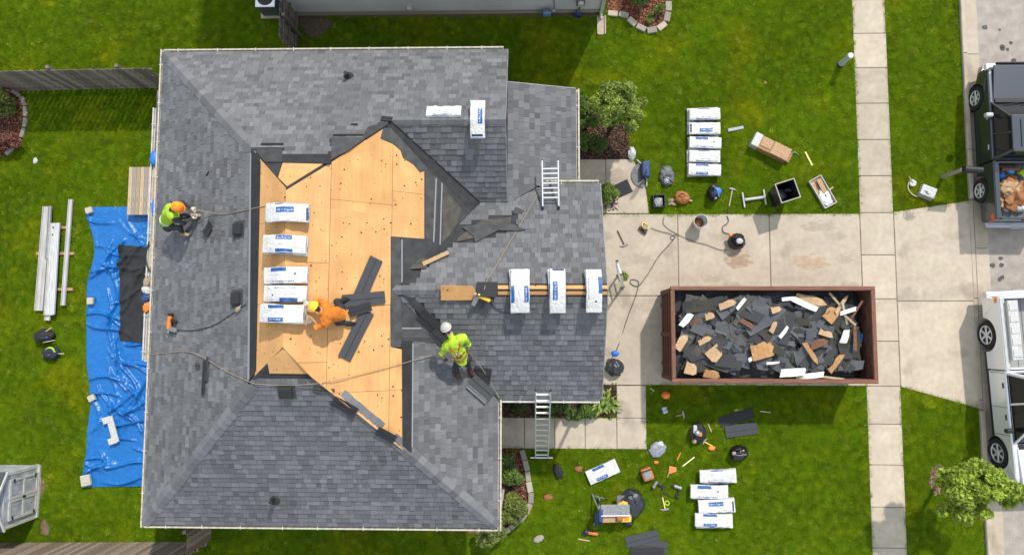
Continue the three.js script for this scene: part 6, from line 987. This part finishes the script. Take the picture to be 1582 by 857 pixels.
{ const t = thing('rubbish_bin', 'open square black bin with a pale rim on the upper lawn', 'bin'); at(t, 1200, 304, .02, ang(0, 0, 22, -7)); const h = .95, w0 = .42, w1 = .58; const wall = (s, ax) => { const g = new THREE.BufferGeometry(), q = (x, y) => ax ? [s * y, x] : [x, s * y]; const a = q(-w0 / 2, w0 / 2), b = q(w0 / 2, w0 / 2), c = q(w1 / 2, w1 / 2), d = q(-w1 / 2, w1 / 2); g.setAttribute('position', new THREE.Float32BufferAttribute([a[0], .02, a[1], b[0], .02, b[1], c[0], h, c[1], a[0], .02, a[1], c[0], h, c[1], d[0], h, d[1]], 3)); g.computeVertexNormals(); return g; }; const bm = mat(L(.012, .014, .018), .45); for (const [s, ax] of [[1, 0], [-1, 0], [1, 1], [-1, 1]]) part('wall', wall(s, ax), bm, t); part('floor', box(w0, .02, w0, 0, .03, 0), bm, t); for (const s of [-1, 1]) { part('rim', rbox(w1 + .05, .03, .035, .01, 0, h, s * (w1 / 2)), mat(L(.32, .28, .24), .6), t); part('rim', rbox(.035, .029, w1 - .02, .01, s * (w1 / 2), h, 0), mat(L(.32, .28, .24), .6), t); } part('wheel', (() => { const g = cyl(.09, .09, .05, 0, 0, 0, 16); g.rotateX(Math.PI / 2); g.translate(-.15, .08, .26); return g; })(), M.rubber, t);
  const q = G(1200, 304, 0); const o = solo('plastic_liner', lump(.18, .08, .16, .4, 3, 6), mat(L(.10, .12, .16), .35), 'grey crumpled liner at the bottom of the black bin', 'liner'); o.position.set(q.x - .02, .32, q.z + .02); const o2 = solo('plastic_liner', lump(.12, .12, .05, .3, 3, 9), mat(L(.05, .06, .09), .4), 'dark grey sheet leaning inside the black bin', 'liner'); o2.position.set(q.x + .14, .5, q.z - .08); }
{ const t = thing('cardboard_carton', 'large brown cardboard carton with open white end on the upper lawn', 'carton'); at(t, 1189, 231, .03, ang(0, 0, 48, 25)); part('carton_body', rbox(1.0, .28, .42, .012, .05, .14, 0), M.cardboard, t); part('lid_flap', rbox(.56, .02, .4, .005, .28, .30, -.0), M.cardLight, t); part('lid_flap', rbox(.34, .02, .3, .005, -.2, .29, -.04), M.cardLight, t); part('white_wrap', rbox(.24, .3, .44, .03, -.52, .16, 0), M.white, t); part('end_flap', rbox(.16, .015, .3, .004, .6, .12, .0), M.cardboard, t); }
at(solo('bent_wire', tube([V3(-.14, 0, 0), V3(0, .02, -.03), V3(.15, 0, .05)], .012), M.galv, 'short bent pale wire by the brown carton', 'wire'), 1228, 237, .05);
at(solo('wood_stick', rbox(.48, .025, .05, .008), mat(L(.75, .68, .22), .7), 'pale yellow flat stick on the upper lawn', 'stick'), 1250, 245, .05, ang(0, 0, 10, 21));
at(solo('gutter_offcut', rbox(.5, .04, .1, .012), M.silver, 'grey metal offcut lying beside the upper stacked bundles', 'offcut'), 1137, 199, .05, ang(0, 0, 25, -5));
{ const t = thing('open_carton', 'open shallow carton with white foil and wood offcut on the lawn', 'carton'); at(t, 1270, 297, .03, ang(0, 0, 24, 44)); part('base', rbox(.98, .03, .42, .008, 0, .02, 0), M.cardLight, t); for (const s of [-1, 1]) part('side', rbox(.98, .1, .025, .006, 0, .06, s * .2), M.white, t); for (const s of [-1, 1]) part('end', rbox(.025, .1, .38, .006, s * .48, .06, 0), M.white, t); part('foil', lump(.28, .05, .17, .35, 4, 3).translate(.18, .03, 0), M.alu, t); part('dark_fold', rbox(.5, .03, .06, .012, -.05, .09, .0), M.charcoal, t); const o = solo('wood_offcut', rbox(.46, .05, .15, .008), M.wood, 'wood offcut lying in the open shallow carton', 'wood'); at(o, 1270, 287, .12, ang(0, 0, 14, 32)); }
at(solo('wood_stick', rbox(.2, .03, .04, .008), M.woodPale, 'short pale stick beside the open shallow carton', 'stick'), 1284, 292, .06, ang(0, 0, 12, -10));
{ const t = thing('white_control_box', 'white metal box with slots lying on the verge', 'box'); at(t, 1431, 297, .03, ang(0, 0, 22, 9)); part('case', rbox(.46, .16, .32, .015, 0, .1, 0), M.white, t); for (let i = 0; i < 2; i++) part('slot', rbox(.12, .012, .025, .005, -.08 + i * .05, .183, .04 + i * .05), M.black, t); part('bracket', rbox(.44, .06, .05, .01, 0, .04, .19), M.woodGrey, t); }
{ const t = thing('sprinkler_head', 'round white sprinkler head joined to the hose on the verge', 'sprinkler'); at(t, 1410, 283, .05, .9); part('disc', cyl(.1, .11, .06, 0, .03, 0, 20), M.white, t); part('spout', bar(V3(0, .05, 0), V3(.05, .12, -.24), .022, .016), M.woodPale, t); }
{ const t = bag('rubbish_bag', 'black rubbish bag with blue top by the garage front', 'bag', 949, 567, .27, .22, .26, mat(L(.03, .034, .04), .35), [], 12, .2, .22); const o = solo('blue_nozzle', lump(.11, .1, .09, .4, 4, 2), M.blue, 'bright blue spray nozzle on the cord by the garage', 'nozzle'); at(o, 950, 546, .3); }
at(solo('weed_tuft', foliage([[0, .06, 0, .12], [.1, .05, .05, .08]], 400, .03, [.2, .27, .03]), leafM, 'small green weed at the driveway edge below the ladder', 'weed'), 962, 425, .04);
// tool pile beside the trim boards
bag('tool_bag', 'black and blue tool bag nearest the trim boards', 'bag', 72, 519, .3, .2, .22, M.blackCloth, [['pocket', lump(.16, .08, .1, .2, 3, 5).translate(.06, .16, .03), M.blue], ['wood_handle', bar(V3(.1, .22, -.12), V3(.3, .2, -.24), .018), M.woodPale], ['wood_handle', bar(V3(.0, .2, .2), V3(.36, .16, .16), .015), M.woodPale], ['flap', rbox(.3, .03, .24, .01, -.12, .22, 0), M.black]], 2, .1);
bag('tool_bag', 'dark tool bag with a lime strap below the other one', 'bag', 82, 545, .27, .18, .2, M.denim, [['lime_strap', (() => { const g = new THREE.TorusGeometry(.14, .035, 8, 20, 3.2); g.rotateX(-Math.PI / 2); g.translate(.02, .2, -.02); return g; })(), M.lime], ['pouch', lump(.09, .06, .07, .2).translate(.03, .17, .04), M.leather], ['hammer_handle', bar(V3(.12, .16, .02), V3(.42, .12, .02), .018), M.woodPale], ['rope_coil', (() => { const g = new THREE.TorusGeometry(.08, .02, 8, 16); g.rotateX(Math.PI / 2); g.translate(-.16, .19, .0); return g; })(), M.black]], 6);
// lower lawn
bag('orange_pouch', 'orange pouch with dark straps below the dumpster', 'pouch', 1028, 610, .13, .12, .12, M.orange, [['strap', tube([V3(-.12, .12, -.05), V3(-.1, .2, -.22), V3(.02, .2, -.2), V3(.05, .12, -.05)], .02), M.woodDark]], 3);
{ const t = thing('work_gloves', 'pair of white gloves lying below the orange pouch', 'gloves'); at(t, 1026, 631, .05, .3); for (const z of [0, .1]) { const q = part('glove', lump(.09, .03, .05, .3, 3, z * 30), M.white, t); q.position.z = z; part('cuff', rbox(.05, .03, .07, .012, -.09, .03, z), M.blueDark, t); } }
hammer('small brown hammer near the white gloves', 1040, 644, 1056, 640, M.wood, 'hammer', .18);
{ const t = bag('tool_bag', 'black tool bag with orange trimmed tools by the grey strips', 'bag', 1078, 668, .24, .16, .3, M.blackCloth, [['drill_body', rbox(.12, .1, .26, .04, -.12, .2, -.12), M.white], ['orange_tool', rbox(.1, .09, .12, .03, .02, .25, .02), M.orange], ['grey_tool', lump(.09, .08, .09, .2).translate(-.06, .2, -.02), M.silver], ['wheel', lump(.07, .07, .07, .05).translate(-.14, .12, .24), M.tan], ['strap', tube([V3(-.2, .15, -.2), V3(-.24, .2, .05), V3(-.12, .2, .25)], .02), M.black]], 4); }
hammer('long yellow-handled mallet by the black tool bag', 1112, 695, 1088, 682, M.yellow, 'mallet', .12);
at(solo('orange_beanie', lump(.11, .06, .07, .2), M.orange, 'orange beanie lying against the yellow mallet handle', 'beanie'), 1099, 692, .05);
for (const [x, y, a, l, m, lab] of [[1097, 661, 1.2, .26, M.woodPale, 'short pale stick between tool bag and grey strips'], [1183, 636, .1, .32, M.woodPale, 'pale stick on the shaded grass right of the grey strips'], [1064, 713, -.65, .46, mat(L(.75, .70, .40), .7), 'pale yellow stick slanting above the drill'], [1049, 705, -1.1, .26, M.orange, 'thin orange stick beside the pale yellow stick'], [902, 834, .15, .36, M.woodPale, 'pale twig on the grass below the work bench'], [1008, 602, .6, .16, M.woodPale, 'tiny pale splinter below the dumpster corner']]) at(solo('wood_stick', rbox(l, .02, .035, .008), m, lab, 'stick'), x, y, .05, -a);
for (const [x, y, a, l, w, m, lab] of [[1138, 645, -16, 1.05, .3, M.charcoal, 'dark grey shingle strip on the lower lawn, upper of the pair'], [1146, 664, -8, .98, .36, M.slate, 'grey shingle strip on the lower lawn, lower of the pair'], [992, 832, -14, 1.0, .32, M.slate, 'grey shingle strip of the lowest pile, its upper one'], [1004, 843, 6, 1.05, .36, M.slate, 'grey shingle strip of the lowest pile, the level one'], [1000, 854, 0, 1.0, .3, M.charcoal, 'dark shingle strip of the lowest pile, beneath the others']]) { const t = thing('shingle_strip', lab, 'shingle strip'); at(t, x, y, .055 + .012 * (y % 3), -a * D); part('strip', rbox(l, .014, w, .004), m, t); part('adhesive_line', rbox(l * .95, .006, .014, .002, 0, .009, .02), M.black, t); }
{ const m = solo('foil_bag', (() => { const g = lump(.26, .06, .22, .25, 3.5, 6); return g; })(), M.silver, 'crumpled silver bag lying on the lower lawn', 'bag'); at(m, 1016, 694, .03, .5); }
{ const t = thing('radio_case', 'orange case with grey panel and handle on the lower lawn', 'case'); at(t, 999, 731, .03, .35); part('case', rbox(.34, .2, .38, .07, 0, .12, 0), mat(L(.42, .14, .05), .55), t); part('panel', rbox(.2, .03, .24, .01, 0, .22, 0), M.silver, t); part('handle', tube([V3(-.17, .2, -.12), V3(-.14, .28, -.14), V3(.14, .28, -.14), V3(.17, .2, -.12)], .016), M.black, t); }
{ const t = thing('orange_trowel', 'flat orange cutter lying on the lower lawn', 'cutter'); at(t, 1038, 725, .05, .4); const sh = new THREE.Shape([[-.14, -.08], [.1, -.1], [.14, 0], [-.02, .12]].map(q => new THREE.Vector2(...q))), g = new THREE.ExtrudeGeometry(sh, { depth: .03, bevelEnabled: true, bevelSize: .008, bevelThickness: .008 }); g.rotateX(-Math.PI / 2); part('blade', g, mat(L(.6, .2, .06), .6), t); part('handle', bar(V3(-.1, .02, .04), V3(-.22, .02, .16), .018), M.tan, t); }
function drill(label, px, py, turn, m) { const t = thing('cordless_drill', label, 'drill'); at(t, px, py, .06, turn); part('motor', (() => { const g = cyl(.05, .05, .22, 0, 0, 0, 14); g.rotateZ(Math.PI / 2); g.translate(0, .03, 0); return g; })(), m, t); part('chuck', (() => { const g = cyl(.022, .034, .08, 0, 0, 0, 12); g.rotateZ(Math.PI / 2); g.translate(-.15, .03, 0); return g; })(), M.black, t); part('grip', rbox(.06, .05, .2, .02, .06, .02, .13), M.black, t); part('battery', rbox(.12, .08, .09, .015, .06, .03, .25), M.charcoal, t); return t; }
drill('grey cordless drill with dark battery on the lower lawn', 1047, 752, -.3, M.silver); drill('small grey driver standing above the claw hammer', 1012, 748, 1.0, M.galv);
hammer('long yellow-handled hammer lying by the drill', 1022, 760, 1028, 787, mat(L(.7, .6, .25), .6), 'hammer', .18);
at(solo('lime_tape', (() => { const g = new THREE.TorusGeometry(.06, .02, 8, 20); g.rotateX(Math.PI / 2); return g; })(), M.lime, 'lime tape roll beside the long yellow-handled hammer', 'tape'), 1031, 777, .06);
{ // work bench with saw and a black sheet
  const t = thing('work_bench', 'low tool bench with wooden shelf on the lower lawn', 'work bench'); at(t, 945, 786, .03, .02); part('top', rbox(.85, .05, .3, .01, .05, .5, -.1), M.galv, t); part('shelf', rbox(.8, .05, .2, .01, .05, .46, .17), M.wood, t); part('fence', rbox(.84, .05, .03, .008, .05, .55, .06), M.alu, t); for (const x of [-.36, .42]) for (const z of [-.22, .24]) part('leg', bar(V3(x, .48, z), V3(x * 1.15, 0, z * 1.3), .022, .018), M.charcoal, t); part('clamp', rbox(.12, .14, .36, .03, -.38, .5, .06), M.blueDark, t);
  part('saw_motor', lump(.1, .1, .1, .15).translate(.16, .47, .15), M.leather, t);
  const u = thing('folding_stand', 'thin grey folding stand beside the low tool bench', 'stand'); at(u, 921, 785, .03); for (const [a, b] of [[[-.12, .02, -.42], [.05, .5, -.05]], [[.05, .5, -.05], [-.08, .02, .5]], [[-.1, .04, -.38], [.22, .3, -.36]], [[.1, .03, -.3], [.05, .45, .2]]]) part('tube', bar(V3(...a), V3(...b), .02), M.silver, u); part('hinge', rbox(.12, .1, .2, .03, .03, .48, .05), M.denim, u); part('cloth', lump(.14, .1, .2, .35, 3, 4).translate(.02, .36, .18), M.denim, u);
  const v = thing('black_cover', 'folded black plastic cover beside the low tool bench', 'cover'); at(v, 975, 776, .03); const pg = lump(.38, .3, .42, .18, 1.6, 21, 18); part('cover', pg.toNonIndexed(), M.silver2 || (M.silver2 = mat(L(.022, .026, .032), .35)), v); v.children[0].geometry.computeVertexNormals(); part('grey_flap', rbox(.36, .02, .3, .008, -.28, .28, -.12), M.grey, v); part('seam', tube([V3(-.05, .42, -.4), V3(.1, .44, -.05), V3(.3, .25, .25)], .012), M.black, v);
  const w = thing('yellow_apron', 'bright yellow apron draped over the tool bench end', 'apron'); at(w, 966, 792, .5); const ap = new THREE.Shape([[-.06, -.34], [.06, -.3], [.08, -.1], [.17, .1], [.16, .24], [-.08, .26], [-.12, .08], [-.16, -.12], [-.2, -.26]].map(q => new THREE.Vector2(q[0], -q[1]))), ag = new THREE.ExtrudeGeometry(ap, { depth: .03, bevelEnabled: true, bevelSize: .012, bevelThickness: .012, bevelSegments: 2 }); ag.rotateX(-Math.PI / 2); { const p = ag.attributes.position; for (let i = 0; i < p.count; i++) p.setY(i, p.getY(i) + .03 * nz(p.getX(i) * 8, p.getZ(i) * 8, 3)); ag.computeVertexNormals(); } part('cloth', ag, mat(L(.85, .62, .06), .7, { map: g1 }), w); part('print', rbox(.12, .012, .1, .004, .04, .05, .14), M.orange, w);
  const x = bag('black_case', 'small black case under the yellow apron', 'case', 970, 806, .16, .14, .1, M.black, [], 5);
}
{ const t = thing('angle_grinder', 'orange-brown grinder lying below the work bench', 'grinder'); at(t, 914, 823, .05, -.15); part('body', rbox(.32, .1, .1, .045, .04, .04, 0), mat(L(.45, .13, .04), .5), t); part('head', lump(.09, .06, .08, .1).translate(-.16, .0, 0), M.black, t); part('disc', cyl(.09, .09, .012, -.2, .02, .05, 20), M.charcoal, t); part('handle', bar(V3(-.12, .05, 0), V3(-.13, .05, -.16), .02), M.black, t); }
for (const [x, y, l, m, lab] of [[894, 724, .1, M.leather, 'small rust-orange leaf scrap right of the long ladder'], [847, 768, .11, M.leather, 'larger rust-orange scrap on the grass by the curved bed'], [1014, 714, .06, M.orange, 'small orange chip above the orange case'], [1138, 633, .05, M.tan, 'tan chip on the shaded grass above the grey strips']]) at(solo('scrap', lump(l, .012, l * .7, .9, 5, x), m, lab, 'scrap'), x, y, .04);
{ const t = bag('dark_cloth', 'dark cloth heap on the grass at the ladder foot', 'cloth', 862, 727, .13, .06, .22, M.blackCloth, [], 8, .3, .3); }
bag('pale_rock', 'pale tan rock on the grass by the corner shrub', 'rock', 832, 832, .16, .05, .1, M.stone, [], 3, .5, .2); 
at(solo('flower_cluster', foliage([[0, .04, 0, .05]], 60, .02, [.7, .45, .12]), leafM, 'tiny pale yellow flower on the upper lawn', 'flower'), 1182, 128, .03);
at(solo('paper_scrap', lump(.07, .02, .09, .5, 4, 2), M.white, 'small white paper scrap on the back lawn', 'paper'), 54, 248, .04);

// ---------------------------------------------------------------- grass: nobody could count it
{
  const blade = []; // a tuft of bent blades
  for (let i = 0; i < 7; i++) {
    const a = i / 7 * 6.283 + rr(-.3, .3), r = rr(.004, .03), hgt = rr(.02, .045), lean = rr(.02, .07), w = rr(.005, .009), ca = Math.cos(a), sa = Math.sin(a);
    const p = (t, s) => [ca * (r + lean * t * t) - sa * s * w, hgt * (1.6 * t - .6 * t * t), sa * (r + lean * t * t) + ca * s * w];
    blade.push(...p(0, -1), ...p(0, 1), ...p(.55, .8), ...p(0, -1), ...p(.55, .8), ...p(.55, -.8), ...p(.55, -.8), ...p(.55, .8), ...p(1, 0));
  }
  const g = new THREE.BufferGeometry(); g.setAttribute('position', new THREE.Float32BufferAttribute(blade, 3)); g.computeVertexNormals();
  const n = 340000, im = new THREE.InstancedMesh(g, new THREE.MeshPhysicalMaterial({ color: 0xffffff, roughness: .9, specularIntensity: .12, side: THREE.DoubleSide }), n); im.name = 'grass'; im.userData = { kind: 'stuff', label: 'short mown green lawn grass around the house', category: 'grass' };
  const mx = new THREE.Matrix4(), q = new THREE.Quaternion(), s = V3(1, 1, 1), p = V3(0, 0, 0), up = V3(0, 1, 0), c = new THREE.Color(); let k = 0, tries = 0;
  while (k < n && tries++ < n * 4) {
    const x = rr(-18.5, 14.2), z = rr(-11.6, 8.6);
    if (inBare(x, z)) continue;
    const t = lawnTone(x, z), y = sm(.02, .5, fbm(x * .5 + 40, z * .5, 3, 3)), st = sm(.15, .5, fbm(x * 2.2 - z * 1.2, z * 3.1 + x, 21, 3)), cl = fbm(x * 4.2, z * 4.2, 33, 3), st2 = sm(.05, .4, fbm(x * 7 + z * 3, z * 7 - x * 3, 50, 2)), e = rr(.75, 1.25) * Math.max(.45, 1.1 + .4 * t + .6 * cl);
    c.setRGB((.068 + .075 * y + .065 * st + .05 * st2) * e, (.122 + .04 * y + .05 * st + .05 * st2) * e, (.002 + .006 * st2) * e);
    if (rnd() < .012) c.setRGB(.24 * e, .25 * e, .05);
    p.set(x, 0, z); q.setFromAxisAngle(up, rr(0, 6.283)); const sc = rr(.75, 1.35) * (1 + .3 * t + .5 * cl); s.set(sc, sc * rr(.8, 1.2), sc); mx.compose(p, q, s); im.setMatrixAt(k, mx); im.setColorAt(k, c); k++;
  }
  im.count = k; shade(im); scene.add(im);
}

renderer.render(scene, camera);
